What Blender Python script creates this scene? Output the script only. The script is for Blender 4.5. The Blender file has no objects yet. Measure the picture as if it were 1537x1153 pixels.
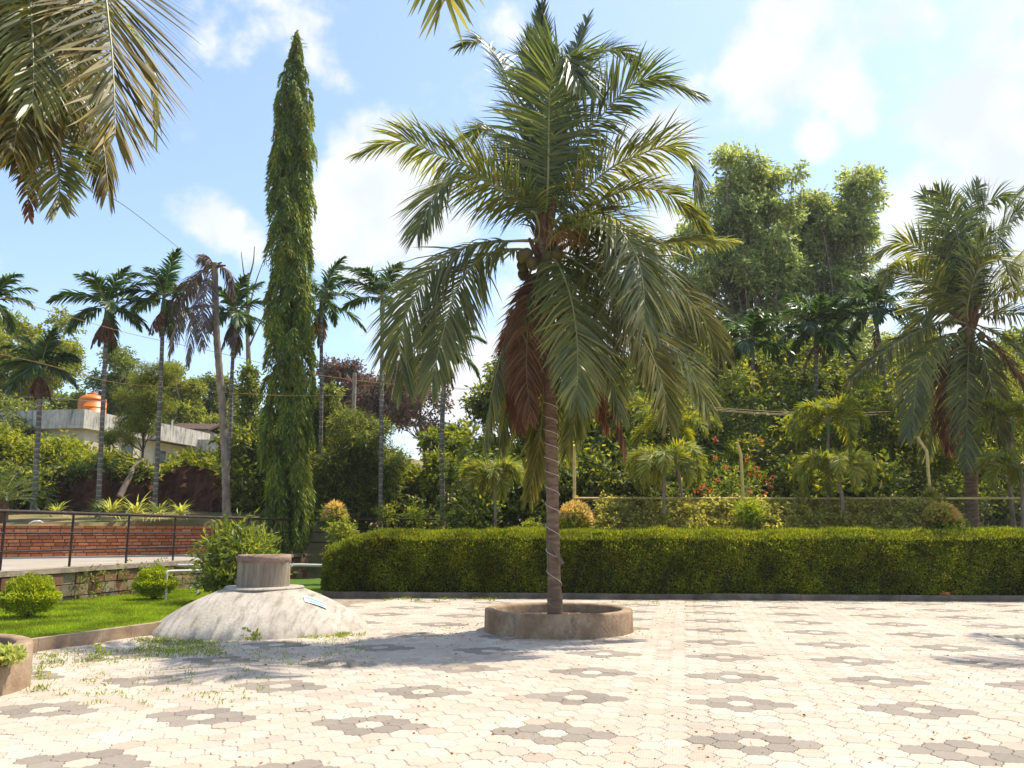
import bpy, math, random
import numpy as np
from mathutils import Vector
R = math.radians
sc = bpy.context.scene
COL = sc.collection

# ------------------------------------------------------------------ camera
F_PX, PITCH, CAM_H = 1270.0, math.atan(220.5 / 1270.0), 1.5
cam_d = bpy.data.cameras.new("camera")
cam_d.sensor_width = 36; cam_d.lens = 36 * F_PX / 1537; cam_d.clip_end = 3000; cam_d.clip_start = 0.05
cam = bpy.data.objects.new("camera", cam_d); COL.objects.link(cam)
cam.location = (0, 0, CAM_H); cam.rotation_euler = (R(90) + PITCH, 0, 0)
sc.camera = cam
CP, SP = math.cos(PITCH), math.sin(PITCH)
def ray(px, py):
    cx, cy = (px - 768.5) / F_PX, (576.5 - py) / F_PX
    return np.array([cx, CP - cy * SP, SP + cy * CP])
def P(px, py, Y):
    d = ray(px, py); t = Y / d[1]
    return np.array([d[0] * t, Y, CAM_H + d[2] * t])
def G(px, py, z=0.0):
    d = ray(px, py); t = (z - CAM_H) / d[2]
    return np.array([d[0] * t, d[1] * t, z])

# ------------------------------------------------------------------ light
SUN_AZ, SUN_EL = R(54), R(62)          # azimuth clockwise from +Y
sun_d = bpy.data.lights.new("sun", 'SUN'); sun_d.energy = 3.5; sun_d.angle = R(0.53); sun_d.color = (1.0, 0.9, 0.74)
sun = bpy.data.objects.new("sun", sun_d); COL.objects.link(sun)
sdir = Vector((math.sin(SUN_AZ) * math.cos(SUN_EL), math.cos(SUN_AZ) * math.cos(SUN_EL), math.sin(SUN_EL)))
sun.rotation_euler = sdir.to_track_quat('Z', 'Y').to_euler()
sun.location = (20, 20, 40)

w = bpy.data.worlds.new("World"); sc.world = w; w.use_nodes = True
nt = w.node_tree; nt.nodes.clear()
def N_(tree, typ, **kw):
    n = tree.nodes.new(typ)
    for k, v in kw.items():
        setattr(n, k, v)
    return n
def mth(tree, op, a, b=None, c=None, clamp=False):
    n = tree.nodes.new('ShaderNodeMath'); n.operation = op; n.use_clamp = clamp
    for i, v in enumerate((a, b, c)):
        if v is None: continue
        if isinstance(v, (int, float)): n.inputs[i].default_value = v
        else: tree.links.new(v, n.inputs[i])
    return n.outputs[0]
out = N_(nt, 'ShaderNodeOutputWorld'); bg = N_(nt, 'ShaderNodeBackground')
sky = N_(nt, 'ShaderNodeTexSky'); sky.sky_type = 'NISHITA'; sky.sun_disc = False
sky.sun_elevation = SUN_EL; sky.sun_rotation = SUN_AZ; sky.air_density = 1.0; sky.dust_density = 1.2; sky.ozone_density = 2.2
bg.inputs[1].default_value = 0.128
tc = N_(nt, 'ShaderNodeTexCoord')
nz = N_(nt, 'ShaderNodeTexNoise'); nz.inputs['Scale'].default_value = 9.0; nz.inputs['Detail'].default_value = 9; nz.inputs['Roughness'].default_value = 0.58
nt.links.new(tc.outputs['Generated'], nz.inputs['Vector'])
nz2 = N_(nt, 'ShaderNodeTexNoise'); nz2.inputs['Scale'].default_value = 2.6; nz2.inputs['Detail'].default_value = 4
nt.links.new(tc.outputs['Generated'], nz2.inputs['Vector'])
blobs = [  # cloud centres: image x, y, radius, weight
    (575, 280, 100, 1.0), (545, 330, 120, 1.1), (620, 350, 110, 1.0), (500, 360, 60, .8), (640, 420, 90, .75), (690, 560, 110, 1.15), (720, 660, 130, 1.2), (560, 470, 90, .4), (800, 600, 160, 1.0),
    (310, 335, 50, .8), (375, 365, 45, .75), (345, 350, 50, .75), (285, 325, 35, .6),
    (430, 30, 100, .5), (470, 90, 60, .5), (380, -60, 110, .6),
    (1190, 10, 80, .6), (1165, 100, 70, .6), (1140, 165, 50, .5), (1260, 130, 60, .4), (1290, 150, 45, .45),
    (1450, 40, 110, .5), (1500, 150, 120, .68), (1400, 100, 70, .4), (1410, 180, 60, .5), (1560, 200, 120, .6), (1340, 20, 60, .35),
    (1390, 330, 85, 1.0), (1350, 380, 90, .9), (1500, 310, 90, .8), (1440, 420, 110, .9), (1010, 190, 60, .5), (960, 240, 70, .7), (1000, 330, 90, .4), (1225, 210, 30, .5),
    (1250, 480, 150, .8), (760, 20, 40, .45), (900, 480, 200, .7)]
acc = None
for (bx, by, br, bw) in blobs:
    d = ray(bx, by); d = d / np.linalg.norm(d)
    v = N_(nt, 'ShaderNodeVectorMath', operation='DISTANCE')
    nt.links.new(tc.outputs['Generated'], v.inputs[0]); v.inputs[1].default_value = d
    e = mth(nt, 'MULTIPLY_ADD', v.outputs['Value'], -bw / (br * 1.25 / F_PX), bw)
    acc = e if acc is None else mth(nt, 'SMOOTH_MAX', acc, e, 0.15)
elsewhere = mth(nt, 'MULTIPLY_ADD', nz2.outputs['Fac'], 2.2, -1.05)
front = N_(nt, 'ShaderNodeVectorMath', operation='DOT_PRODUCT')
nt.links.new(tc.outputs['Generated'], front.inputs[0]); front.inputs[1].default_value = (0, CP, SP)
behind = mth(nt, 'LESS_THAN', front.outputs['Value'], 0.6)
els = mth(nt, 'MULTIPLY', elsewhere, behind)
acc = mth(nt, 'MAXIMUM', acc, els)
acc = mth(nt, 'MAXIMUM', acc, 0.0)
den = mth(nt, 'ADD', acc, mth(nt, 'MULTIPLY_ADD', nz.outputs['Fac'], 2.0, -1.17))
mr = N_(nt, 'ShaderNodeMapRange'); mr.interpolation_type = 'SMOOTHSTEP'
nt.links.new(den, mr.inputs['Value']); mr.inputs['From Min'].default_value = -0.02; mr.inputs['From Max'].default_value = 0.36
mr.inputs['To Max'].default_value = 0.94
hs = N_(nt, 'ShaderNodeMixRGB'); hs.blend_type = 'MIX'; hs.inputs[0].default_value = 0.12
nt.links.new(sky.outputs[0], hs.inputs[1]); hs.inputs[2].default_value = (2.3, 3.1, 4.6, 1)
mix = N_(nt, 'ShaderNodeMixRGB'); nt.links.new(mr.outputs[0], mix.inputs[0]); nt.links.new(hs.outputs[0], mix.inputs[1])
cn = N_(nt, 'ShaderNodeTexNoise'); cn.inputs['Scale'].default_value = 11; cn.inputs['Detail'].default_value = 7; nt.links.new(tc.outputs['Generated'], cn.inputs['Vector'])
cc = N_(nt, 'ShaderNodeMapRange'); nt.links.new(cn.outputs['Fac'], cc.inputs[0]); cc.inputs[1].default_value = .38; cc.inputs[2].default_value = .6
cm = N_(nt, 'ShaderNodeMixRGB'); nt.links.new(cc.outputs[0], cm.inputs[0]); cm.inputs[1].default_value = (3.3, 3.55, 3.9, 1); cm.inputs[2].default_value = (4.1, 4.15, 4.2, 1)
nt.links.new(cm.outputs[0], mix.inputs[2])
nt.links.new(mix.outputs[0], bg.inputs[0]); nt.links.new(bg.outputs[0], out.inputs[0])

sc.view_settings.view_transform = 'Standard'; sc.view_settings.look = 'None'; sc.view_settings.gamma = 1
sc.view_settings.exposure = 1.05
sc.cycles.use_denoising = True
sc.cycles.max_bounces = 7; sc.cycles.transparent_max_bounces = 4; sc.cycles.diffuse_bounces = 3; sc.cycles.glossy_bounces = 2
sc.cycles.transmission_bounces = 4

# ------------------------------------------------------------------ mesh helpers
def nrm(v):
    v = np.asarray(v, float); return v / np.maximum(np.linalg.norm(v, axis=-1, keepdims=True), 1e-9)
class MB:
    def __init__(s): s.V = []; s.F = []; s.M = []; s.n = 0; s.smooth = []
    def add(s, V, Fa, mi=0, smooth=False):
        V = np.asarray(V, float).reshape(-1, 3); Fa = np.asarray(Fa, int)
        s.V.append(V); s.F.append(Fa + s.n); s.M.append(mi); s.smooth.append(smooth); s.n += len(V)
    def box(s, c, size, ax=None, mi=0):
        c = np.asarray(c, float); h = np.asarray(size, float) / 2
        ax = np.eye(3) if ax is None else np.asarray(ax, float)
        sg = np.array([[-1,-1,-1],[1,-1,-1],[1,1,-1],[-1,1,-1],[-1,-1,1],[1,-1,1],[1,1,1],[-1,1,1]], float) * h
        s.add(c + sg @ ax, [[0,3,2,1],[4,5,6,7],[0,1,5,4],[1,2,6,5],[2,3,7,6],[3,0,4,7]], mi)
    def tube(s, pts, rad, n=8, mi=0, cap=True, smooth=True):
        pts = np.asarray(pts, float); m = len(pts); rad = np.broadcast_to(np.asarray(rad, float), (m,))
        T = nrm(np.gradient(pts, axis=0))
        up = np.array([0, 0, 1.]) if abs(T[0][2]) < .9 else np.array([0, 1., 0])
        u = nrm(np.cross(T[0], up)); U = [u]
        for k in range(1, m):
            u = U[-1] - T[k] * np.dot(U[-1], T[k]); U.append(nrm(u))
        U = np.array(U); W = np.cross(T, U); a = np.linspace(0, 2 * math.pi, n, endpoint=False)
        V = pts[:, None] + rad[:, None, None] * (np.cos(a)[None, :, None] * U[:, None] + np.sin(a)[None, :, None] * W[:, None])
        i, j = np.meshgrid(np.arange(m - 1), np.arange(n), indexing='ij'); j2 = (j + 1) % n
        Fq = np.stack([i * n + j, (i + 1) * n + j, (i + 1) * n + j2, i * n + j2], -1).reshape(-1, 4)
        s.add(V, Fq, mi, smooth)
        if cap:
            s.add(V[0], [list(range(n))], mi); s.add(V[-1], [list(range(n))[::-1]], mi)
    def lathe(s, c, prof, n=48, mi=0, smooth=True, wob=None, squash=(1, 1)):
        prof = np.asarray(prof, float); m = len(prof); a = np.linspace(0, 2 * math.pi, n, endpoint=False)
        r = prof[:, 0][:, None] * np.ones(n)[None]
        z = prof[:, 1][:, None] * np.ones(n)[None]
        if wob is not None: r = r * (1 + wob[None, :])
        V = np.stack([c[0] + r * np.cos(a) * squash[0], c[1] + r * np.sin(a) * squash[1], c[2] + z], -1)
        i, j = np.meshgrid(np.arange(m - 1), np.arange(n), indexing='ij'); j2 = (j + 1) % n
        s.add(V, np.stack([i * n + j, i * n + j2, (i + 1) * n + j2, (i + 1) * n + j], -1).reshape(-1, 4), mi, smooth)
    def leaves(s, Pt, D, L, Wd, mi=0, rng=None, fold=.12):
        Pt = np.asarray(Pt, float); D = nrm(D); n = len(Pt); rng = rng or np.random.default_rng(1)
        L = np.broadcast_to(np.asarray(L, float), (n,))[:, None]; Wd = np.broadcast_to(np.asarray(Wd, float), (n,))[:, None]
        q = nrm(rng.normal(size=(n, 3))); S = nrm(np.cross(D, q)); U = np.cross(S, D)
        V = np.stack([Pt, Pt + D * L * .45 + S * Wd * .5 + U * Wd * fold, Pt + D * L - U * L * .08, Pt + D * L * .45 - S * Wd * .5 + U * Wd * fold], 1)
        s.add(V, np.arange(4 * n).reshape(n, 4), mi)
    def build(s, name, mats, parent=None, origin=None):
        me = bpy.data.meshes.new(name)
        V = np.concatenate(s.V)
        if origin is None:
            origin = np.zeros(3); p = parent
            while p is not None: origin = origin + np.array(p.location); p = p.parent
        origin = np.asarray(origin, float)
        V = V - origin
        me.vertices.add(len(V)); me.vertices.foreach_set('co', V.astype(np.float32).ravel())
        tot = np.concatenate([np.full(len(f), f.shape[1]) for f in s.F]).astype(np.int32)
        idx = np.concatenate([f.ravel() for f in s.F]).astype(np.int32)
        st = np.concatenate([[0], np.cumsum(tot)[:-1]]).astype(np.int32)
        me.loops.add(len(idx)); me.loops.foreach_set('vertex_index', idx)
        me.polygons.add(len(tot)); me.polygons.foreach_set('loop_start', st); me.polygons.foreach_set('loop_total', tot)
        me.polygons.foreach_set('material_index', np.concatenate([np.full(len(f), m) for f, m in zip(s.F, s.M)]).astype(np.int32))
        me.polygons.foreach_set('use_smooth', np.concatenate([np.full(len(f), b) for f, b in zip(s.F, s.smooth)]).astype(bool))
        me.update(calc_edges=True)
        for m in (mats if isinstance(mats, (list, tuple)) else [mats]): me.materials.append(m)
        o = bpy.data.objects.new(name, me); COL.objects.link(o)
        if parent is not None: o.parent = parent
        else: o.location = origin
        return o
def tag(o, label=None, cat=None, group=None, kind=None):
    if label: o['label'] = label
    if cat: o['category'] = cat
    if group: o['group'] = group
    if kind: o['kind'] = kind
    return o
def thing(name, label, cat, loc, group=None):
    o = bpy.data.objects.new(name, None); COL.objects.link(o); o.location = loc; o.empty_display_size = .2
    return tag(o, label, cat, group)
def dup(root, loc, label, rotz=0, scale=1, tilt=(0, 0)):
    def cp(o, par):
        c = o.copy(); COL.objects.link(c); c.parent = par
        for ch in list(o.children): cp(ch, c)
        return c
    c = cp(root, None); c.location = loc; c.rotation_euler = (tilt[0], tilt[1], rotz)
    c.scale = (scale, scale, scale) if np.isscalar(scale) else scale
    c['label'] = label
    return c
def catmull(pts, n):
    p = np.asarray(pts, float)
    if len(p) == 2: p = np.array([p[0], (p[0] + p[1]) / 2, p[1]])
    e = np.vstack([2 * p[0] - p[1], p, 2 * p[-1] - p[-2]]); outp = []
    for i in range(1, len(e) - 2):
        t = np.linspace(0, 1, 16, endpoint=False)[:, None]; a, b, c, d = e[i - 1], e[i], e[i + 1], e[i + 2]
        outp.append(.5 * (2 * b + (c - a) * t + (2 * a - 5 * b + 4 * c - d) * t ** 2 + (-a + 3 * b - 3 * c + d) * t ** 3))
    q = np.vstack(outp + [p[-1:]])
    s = np.concatenate([[0], np.cumsum(np.linalg.norm(np.diff(q, axis=0), axis=1))])
    u = np.linspace(0, s[-1], n)
    return np.stack([np.interp(u, s, q[:, k]) for k in range(3)], 1)

# ------------------------------------------------------------------ materials
def mat(name):
    m = bpy.data.materials.new(name); m.use_nodes = True; t = m.node_tree
    return m, t, t.nodes['Principled BSDF']
def ramp(t, fac, stops):
    r = N_(t, 'ShaderNodeValToRGB'); cr = r.color_ramp
    while len(cr.elements) < len(stops): cr.elements.new(.5)
    for e, (p, c) in zip(cr.elements, stops): e.position = p; e.color = (*c, 1)
    t.links.new(fac, r.inputs[0]); return r.outputs[0]
def leaf_mat(name, stops, transl=.35, rough=.5, tcol=None, spec=.3, gain=1.25, patch=.3, pscale=.9):
    stops = [(p, tuple(min(.8, x * gain * 1.1) for x in c)) for p, c in stops]
    m, t, b = mat(name)
    g = N_(t, 'ShaderNodeNewGeometry'); c = ramp(t, g.outputs['Random Per Island'], stops)
    pn = N_(t, 'ShaderNodeTexNoise'); pn.inputs['Scale'].default_value = pscale; pn.inputs['Detail'].default_value = 3; t.links.new(g.outputs['Position'], pn.inputs['Vector'])
    pm = N_(t, 'ShaderNodeMixRGB'); pm.blend_type = 'MULTIPLY'; pm.inputs[0].default_value = 1; t.links.new(c, pm.inputs[1])
    t.links.new(ramp(t, pn.outputs['Fac'], [(.36, (1 - patch * .7, 1 - patch * .75, 1 - patch * .6)), (.5, (1, 1, 1)), (.66, (1 + patch * .55, 1 + patch * .4, 1))]), pm.inputs[2]); c = pm.outputs[0]
    t.links.new(c, b.inputs['Base Color']); b.inputs['Roughness'].default_value = rough
    b.inputs['Specular IOR Level'].default_value = spec
    tr = N_(t, 'ShaderNodeBsdfTranslucent')
    mx = N_(t, 'ShaderNodeMixRGB'); mx.blend_type = 'MULTIPLY'; mx.inputs[0].default_value = 1
    t.links.new(c, mx.inputs[1]); mx.inputs[2].default_value = (*(tcol or (2.2, 2.1, .8)), 1)
    t.links.new(mx.outputs[0], tr.inputs[0])
    ms = N_(t, 'ShaderNodeMixShader'); ms.inputs[0].default_value = transl
    t.links.new(b.outputs[0], ms.inputs[1]); t.links.new(tr.outputs[0], ms.inputs[2])
    t.links.new(ms.outputs[0], t.nodes['Material Output'].inputs[0])
    return m
def rough_mat(name, stops, scale=4, detail=8, rough=.9, bump=.3, stretch=(1, 1, 1), bscale=None, coord='Object', stain=None):
    m, t, b = mat(name)
    tcn = N_(t, 'ShaderNodeTexCoord'); mp = N_(t, 'ShaderNodeMapping'); mp.inputs['Scale'].default_value = stretch
    t.links.new(tcn.outputs[coord], mp.inputs[0])
    n = N_(t, 'ShaderNodeTexNoise'); n.inputs['Scale'].default_value = scale; n.inputs['Detail'].default_value = detail; n.inputs['Roughness'].default_value = .65
    t.links.new(mp.outputs[0], n.inputs['Vector'])
    c = ramp(t, n.outputs['Fac'], stops)
    if stain:   # stain: (colour, scale, stretch, lo, hi)
        mp2 = N_(t, 'ShaderNodeMapping'); mp2.inputs['Scale'].default_value = stain[2]; t.links.new(tcn.outputs[coord], mp2.inputs[0])
        n2 = N_(t, 'ShaderNodeTexNoise'); n2.inputs['Scale'].default_value = stain[1]; n2.inputs['Detail'].default_value = 6; n2.inputs['Roughness'].default_value = .7
        t.links.new(mp2.outputs[0], n2.inputs['Vector'])
        r2 = N_(t, 'ShaderNodeMapRange'); t.links.new(n2.outputs['Fac'], r2.inputs[0]); r2.inputs[1].default_value = stain[3]; r2.inputs[2].default_value = stain[4]
        mx = N_(t, 'ShaderNodeMixRGB'); t.links.new(r2.outputs[0], mx.inputs[0]); t.links.new(c, mx.inputs[1]); mx.inputs[2].default_value = (*stain[0], 1); c = mx.outputs[0]
    t.links.new(c, b.inputs['Base Color']); b.inputs['Roughness'].default_value = rough; b.inputs['Specular IOR Level'].default_value = .2
    nb = N_(t, 'ShaderNodeTexNoise'); nb.inputs['Scale'].default_value = bscale or scale * 5; nb.inputs['Detail'].default_value = 6; t.links.new(mp.outputs[0], nb.inputs['Vector'])
    bp = N_(t, 'ShaderNodeBump'); bp.inputs['Strength'].default_value = bump; bp.inputs['Distance'].default_value = .02
    t.links.new(nb.outputs['Fac'], bp.inputs['Height']); t.links.new(bp.outputs[0], b.inputs['Normal'])
    return m
def island_mat(name, stops, rough=.85, noise=.35, nscale=9):
    m, t, b = mat(name)
    g = N_(t, 'ShaderNodeNewGeometry'); c = ramp(t, g.outputs['Random Per Island'], stops)
    tcn = N_(t, 'ShaderNodeTexCoord'); n = N_(t, 'ShaderNodeTexNoise'); n.inputs['Scale'].default_value = nscale; n.inputs['Detail'].default_value = 8; n.inputs['Roughness'].default_value = .7
    t.links.new(tcn.outputs['Object'], n.inputs['Vector'])
    k = mth(t, 'MULTIPLY_ADD', n.outputs['Fac'], noise * 4, 1 - noise * 2)
    mx = N_(t, 'ShaderNodeMixRGB'); mx.blend_type = 'MULTIPLY'; mx.inputs[0].default_value = 1; t.links.new(c, mx.inputs[1]); t.links.new(k, mx.inputs[2])
    t.links.new(mx.outputs[0], b.inputs['Base Color']); b.inputs['Roughness'].default_value = rough; b.inputs['Specular IOR Level'].default_value = .2
    bp = N_(t, 'ShaderNodeBump'); bp.inputs['Strength'].default_value = .4; bp.inputs['Distance'].default_value = .01
    t.links.new(n.outputs['Fac'], bp.inputs['Height']); t.links.new(bp.outputs[0], b.inputs['Normal'])
    return m
def plain(name, col, rough=.5, metal=0):
    m, t, b = mat(name); b.inputs['Base Color'].default_value = (*col, 1); b.inputs['Roughness'].default_value = rough; b.inputs['Metallic'].default_value = metal
    return m
M = {}
M['frond'] = leaf_mat('coconut_leaf', [(0, (.06, .078, .028)), (.6, (.098, .115, .042)), (1, (.18, .172, .058))], .44, .4, (1.85, 1.7, .62), .42, 1.6)
M['frond_gold'] = leaf_mat('golden_backlit_leaf', [(0, (.045, .046, .014)), (.6, (.1, .1, .026)), (1, (.26, .2, .045))], .45, .5, (1.8, 1.45, .55), .25, 1.1)  # shade darkening and backlit gold are put into this leaf colour
M['frond_top'] = leaf_mat('coconut_young_leaf', [(0, (.042, .066, .032)), (.6, (.065, .09, .036)), (1, (.125, .14, .05))], .34, .36, (1.75, 1.7, .75), .45, 1.3)
M['frond_old'] = leaf_mat('coconut_old_leaf', [(0, (.065, .08, .022)), (.6, (.11, .115, .03)), (1, (.2, .17, .05))], .42, .6, (1.8, 1.55, .7), .18, 1.15)
M['frond_dead'] = leaf_mat('dead_leaf', [(0, (.075, .038, .022)), (.6, (.13, .068, .038)), (1, (.21, .12, .06))], .4, .7, (1.5, 1.2, .8), .2, 1.45)
M['frond_grey'] = leaf_mat('withered_leaf', [(0, (.07, .055, .05)), (.6, (.12, .095, .085)), (1, (.2, .16, .12))], .2, .6, (1.5, 1.3, 1.1), .3)
M['rachis'] = plain('frond_rib', (.24, .25, .10), .45)
M['rachis_brown'] = plain('dead_frond_rib', (.2, .12, .06), .6)
M['areca'] = leaf_mat('areca_leaf', [(0, (.022, .055, .02)), (.6, (.045, .088, .028)), (1, (.1, .145, .04))], .35, .38, (1.8, 1.85, .6), .45, 1.15)
M['foxtail'] = leaf_mat('young_palm_leaf', [(0, (.09, .14, .018)), (.5, (.17, .2, .028)), (1, (.3, .25, .06))], .45, .45, (1.6, 1.55, .6), .4, 1.3)
M['mast'] = leaf_mat('mast_leaf', [(0, (.035, .065, .015)), (.6, (.075, .11, .02)), (1, (.16, .185, .03))], .4, .45, (1.9, 1.8, .6), .3, 1.75)
M['mast_light'] = leaf_mat('mast_young_leaf', [(0, (.08, .115, .015)), (.6, (.15, .18, .022)), (1, (.26, .25, .04))], .4, .45, (1.8, 1.65, .5), .3, 1.3)
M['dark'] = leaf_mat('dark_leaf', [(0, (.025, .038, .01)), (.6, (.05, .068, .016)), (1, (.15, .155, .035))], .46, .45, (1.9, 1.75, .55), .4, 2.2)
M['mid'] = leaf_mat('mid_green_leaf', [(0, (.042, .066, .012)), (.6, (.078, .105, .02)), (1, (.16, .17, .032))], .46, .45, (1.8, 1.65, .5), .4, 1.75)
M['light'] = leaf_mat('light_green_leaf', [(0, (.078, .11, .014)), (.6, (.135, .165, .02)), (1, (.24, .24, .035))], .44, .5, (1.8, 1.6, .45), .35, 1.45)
M['feather'] = leaf_mat('feathery_leaf', [(0, (.08, .11, .02)), (.6, (.13, .15, .03)), (1, (.2, .2, .05))], .42, .5, (1.8, 1.7, .6), .3, 1.5)
M['tall'] = leaf_mat('tall_tree_leaf', [(0, (.07, .092, .042)), (.6, (.115, .14, .062)), (1, (.22, .235, .1))], .58, .42, (1.6, 1.55, .9), .4, 2.2)  # leaf colour paled and blued to stand in for distance haze
M['vine'] = leaf_mat('vine_leaf', [(0, (.12, .13, .035)), (.6, (.21, .21, .06)), (1, (.36, .33, .12))], .55, .5, (1.6, 1.5, .7), .35, 1.4)
M['purple'] = leaf_mat('reddish_leaf', [(0, (.03, .05, .02)), (.42, (.045, .06, .025)), (.55, (.13, .06, .05)), (1, (.2, .1, .085))], .3, .5, (1.5, 1.3, 1.0), .3, 1.35)
M['hedge'] = leaf_mat('hedge_leaf', [(0, (.05, .075, .008)), (.5, (.085, .115, .01)), (.8, (.14, .16, .015)), (1, (.26, .24, .03))], .42, .5, (2.0, 1.85, .4), .3, 1.65, .55, 1.3)
M['lime'] = leaf_mat('lime_leaf', [(0, (.11, .17, .012)), (.6, (.24, .3, .02)), (1, (.42, .4, .04))], .4, .5, (1.6, 1.5, .5), .3)
M['lettuce'] = leaf_mat('pale_lime_leaf', [(0, (.35, .42, .1)), (1, (.6, .62, .2))], .35, .5, (1.3, 1.3, .7), .3)
M['croton'] = leaf_mat('orange_tipped_leaf', [(0, (.3, .28, .06)), (.4, (.5, .4, .14)), (.7, (.55, .3, .14)), (1, (.65, .58, .3))], .4, .45, (1.4, 1.25, .7), .35)
M['flower'] = leaf_mat('orange_petal', [(0, (.5, .07, .02)), (1, (.6, .16, .05))], .3, .5, (1.2, 1.0, .8), .3)
M['grass'] = leaf_mat('lawn_grass', [(0, (.07, .115, .008)), (.6, (.12, .175, .012)), (1, (.22, .235, .03))], .42, .5, (1.7, 1.6, .4), .3, 2.0, .5, 1.6)
M['weed'] = leaf_mat('weed_leaf', [(0, (.12, .17, .02)), (.6, (.2, .25, .04)), (1, (.35, .32, .1))], .35, .6, (1.5, 1.5, .6), .2)
M['litter'] = leaf_mat('dry_leaf', [(0, (.2, .09, .03)), (.6, (.32, .18, .07)), (1, (.5, .34, .16))], .1, .8, (1, 1, 1), .2)
M['spider'] = leaf_mat('striped_leaf', [(0, (.16, .24, .03)), (.5, (.4, .4, .1)), (1, (.6, .52, .2))], .35, .45, (1.5, 1.5, .6), .4)
M['cycad'] = leaf_mat('cycad_leaf', [(0, (.025, .05, .01)), (.7, (.055, .085, .014)), (1, (.24, .22, .03))], .3, .5, (1.9, 1.8, .5), .4)
M['bark'] = rough_mat('coconut_bark', [(.3, (.1, .06, .038)), (.5, (.2, .13, .085)), (.7, (.3, .205, .14))], 5, 8, .95, .6, (1, 1, 5))
M['bark_grey'] = rough_mat('grey_bark', [(.3, (.13, .1, .075)), (.55, (.27, .215, .165)), (.75, (.4, .335, .265))], 6, 8, .95, .5, (1, 1, .5))
M['bark_dark'] = rough_mat('dark_bark', [(.3, (.05, .04, .03)), (.6, (.12, .095, .075))], 6, 6, .95, .5, (1, 1, .4))
def areca_bark():
    m, t, b = mat('ringed_bark')
    tcn = N_(t, 'ShaderNodeTexCoord'); sx = N_(t, 'ShaderNodeSeparateXYZ'); t.links.new(tcn.outputs['Object'], sx.inputs[0])
    n = N_(t, 'ShaderNodeTexNoise'); n.inputs['Scale'].default_value = 5; n.inputs['Detail'].default_value = 6; t.links.new(tcn.outputs['Object'], n.inputs['Vector'])
    z = mth(t, 'MULTIPLY_ADD', n.outputs['Fac'], .05, sx.outputs[2]); fr = mth(t, 'FRACT', mth(t, 'MULTIPLY', z, 5.5))
    ring = ramp(t, fr, [(0, (.3, .28, .24)), (.14, (.34, .32, .28)), (.22, (.15, .135, .11)), (.9, (.19, .17, .14)), (1, (.3, .28, .24))])
    b2 = ramp(t, n.outputs['Fac'], [(.35, (.5, .5, .45)), (.65, (1.2, 1.2, 1.15))])
    mx = N_(t, 'ShaderNodeMixRGB'); mx.blend_type = 'MULTIPLY'; mx.inputs[0].default_value = 1; t.links.new(ring, mx.inputs[1]); t.links.new(b2, mx.inputs[2])
    t.links.new(mx.outputs[0], b.inputs['Base Color']); b.inputs['Roughness'].default_value = .9
    return m
M['bark_ring'] = areca_bark()
M['shaft'] = plain('crown_shaft', (.09, .15, .035), .4)
M['fibre'] = rough_mat('palm_fibre', [(.3, (.06, .035, .02)), (.6, (.16, .09, .05))], 14, 5, .95, .6, (1, 1, .3))
M['coconut'] = rough_mat('coconut_husk', [(.35, (.07, .06, .025)), (.65, (.16, .13, .04))], 3, 4, .5, .1)
M['flowerstalk'] = leaf_mat('flower_stalk', [(0, (.3, .16, .05)), (1, (.5, .3, .1))], .2, .6, (1.1, 1, .8), .3, 1.0)
M['concrete'] = rough_mat('weathered_concrete', [(.3, (.2, .155, .11)), (.5, (.33, .27, .2)), (.72, (.46, .4, .31))], 3.2, 9, .95, .5, (1, 1, 1), 30, stain=((.09, .075, .05), 4, (1, 1, .7), .55, .75))
M['ring'] = rough_mat('planter_concrete', [(.3, (.17, .11, .06)), (.5, (.29, .2, .125)), (.72, (.44, .34, .235))], 3.2, 9, .95, .4, (1, 1, .8), 30, stain=((.12, .085, .055), 3.4, (1, 1, .8), .56, .74))
M['dome'] = rough_mat('lime_washed_cement', [(.3, (.32, .28, .23)), (.5, (.43, .385, .32)), (.72, (.52, .475, .405))], 2.5, 9, .95, .5, (1, 1, 1), 24, stain=((.11, .09, .065), 2.2, (4.6, 1.0, .9), .48, .84))
M['neck'] = rough_mat('streaked_cement', [(.3, (.17, .14, .1)), (.5, (.28, .23, .17)), (.7, (.38, .32, .25))], 5, 8, .95, .4, (2.4, 2.4, .3), 20)
M['neck_band'] = rough_mat('reddish_cement', [(.3, (.17, .105, .08)), (.6, (.33, .235, .18))], 6, 8, .95, .5)
M['path'] = rough_mat('path_concrete', [(.3, (.27, .23, .18)), (.55, (.36, .32, .26)), (.75, (.44, .4, .34))], .8, 10, .9, .25, (1, 3, 1), 12)
M['kerb'] = rough_mat('kerb_concrete', [(.3, (.09, .075, .055)), (.5, (.17, .14, .105)), (.75, (.3, .25, .19))], 2, 9, .95, .4)
M['edge'] = rough_mat('edging_concrete', [(.3, (.17, .1, .06)), (.5, (.29, .2, .13)), (.75, (.42, .33, .23))], 2.4, 9, .95, .4)
M['laterite'] = island_mat('laterite_stone', [(0, (.16, .08, .045)), (.5, (.25, .15, .085)), (.8, (.3, .24, .16)), (1, (.14, .12, .08))], .95, .35, 7)
M['mortar'] = rough_mat('mossy_mortar', [(.35, (.05, .05, .025)), (.6, (.13, .11, .07))], 4, 8, .95, .5)
M['brick'] = island_mat('red_brick', [(0, (.42, .12, .045)), (.5, (.58, .19, .075)), (.85, (.66, .27, .12)), (1, (.36, .15, .08))], .9, .28, 12)
M['joint'] = rough_mat('dark_joint', [(.35, (.05, .035, .025)), (.6, (.1, .075, .055))], 6, 5, .95, .3)
M['rust'] = rough_mat('rusty_paint', [(.35, (.03, .022, .02)), (.55, (.055, .038, .032)), (.72, (.13, .065, .04))], 9, 7, .5, .15)
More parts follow.
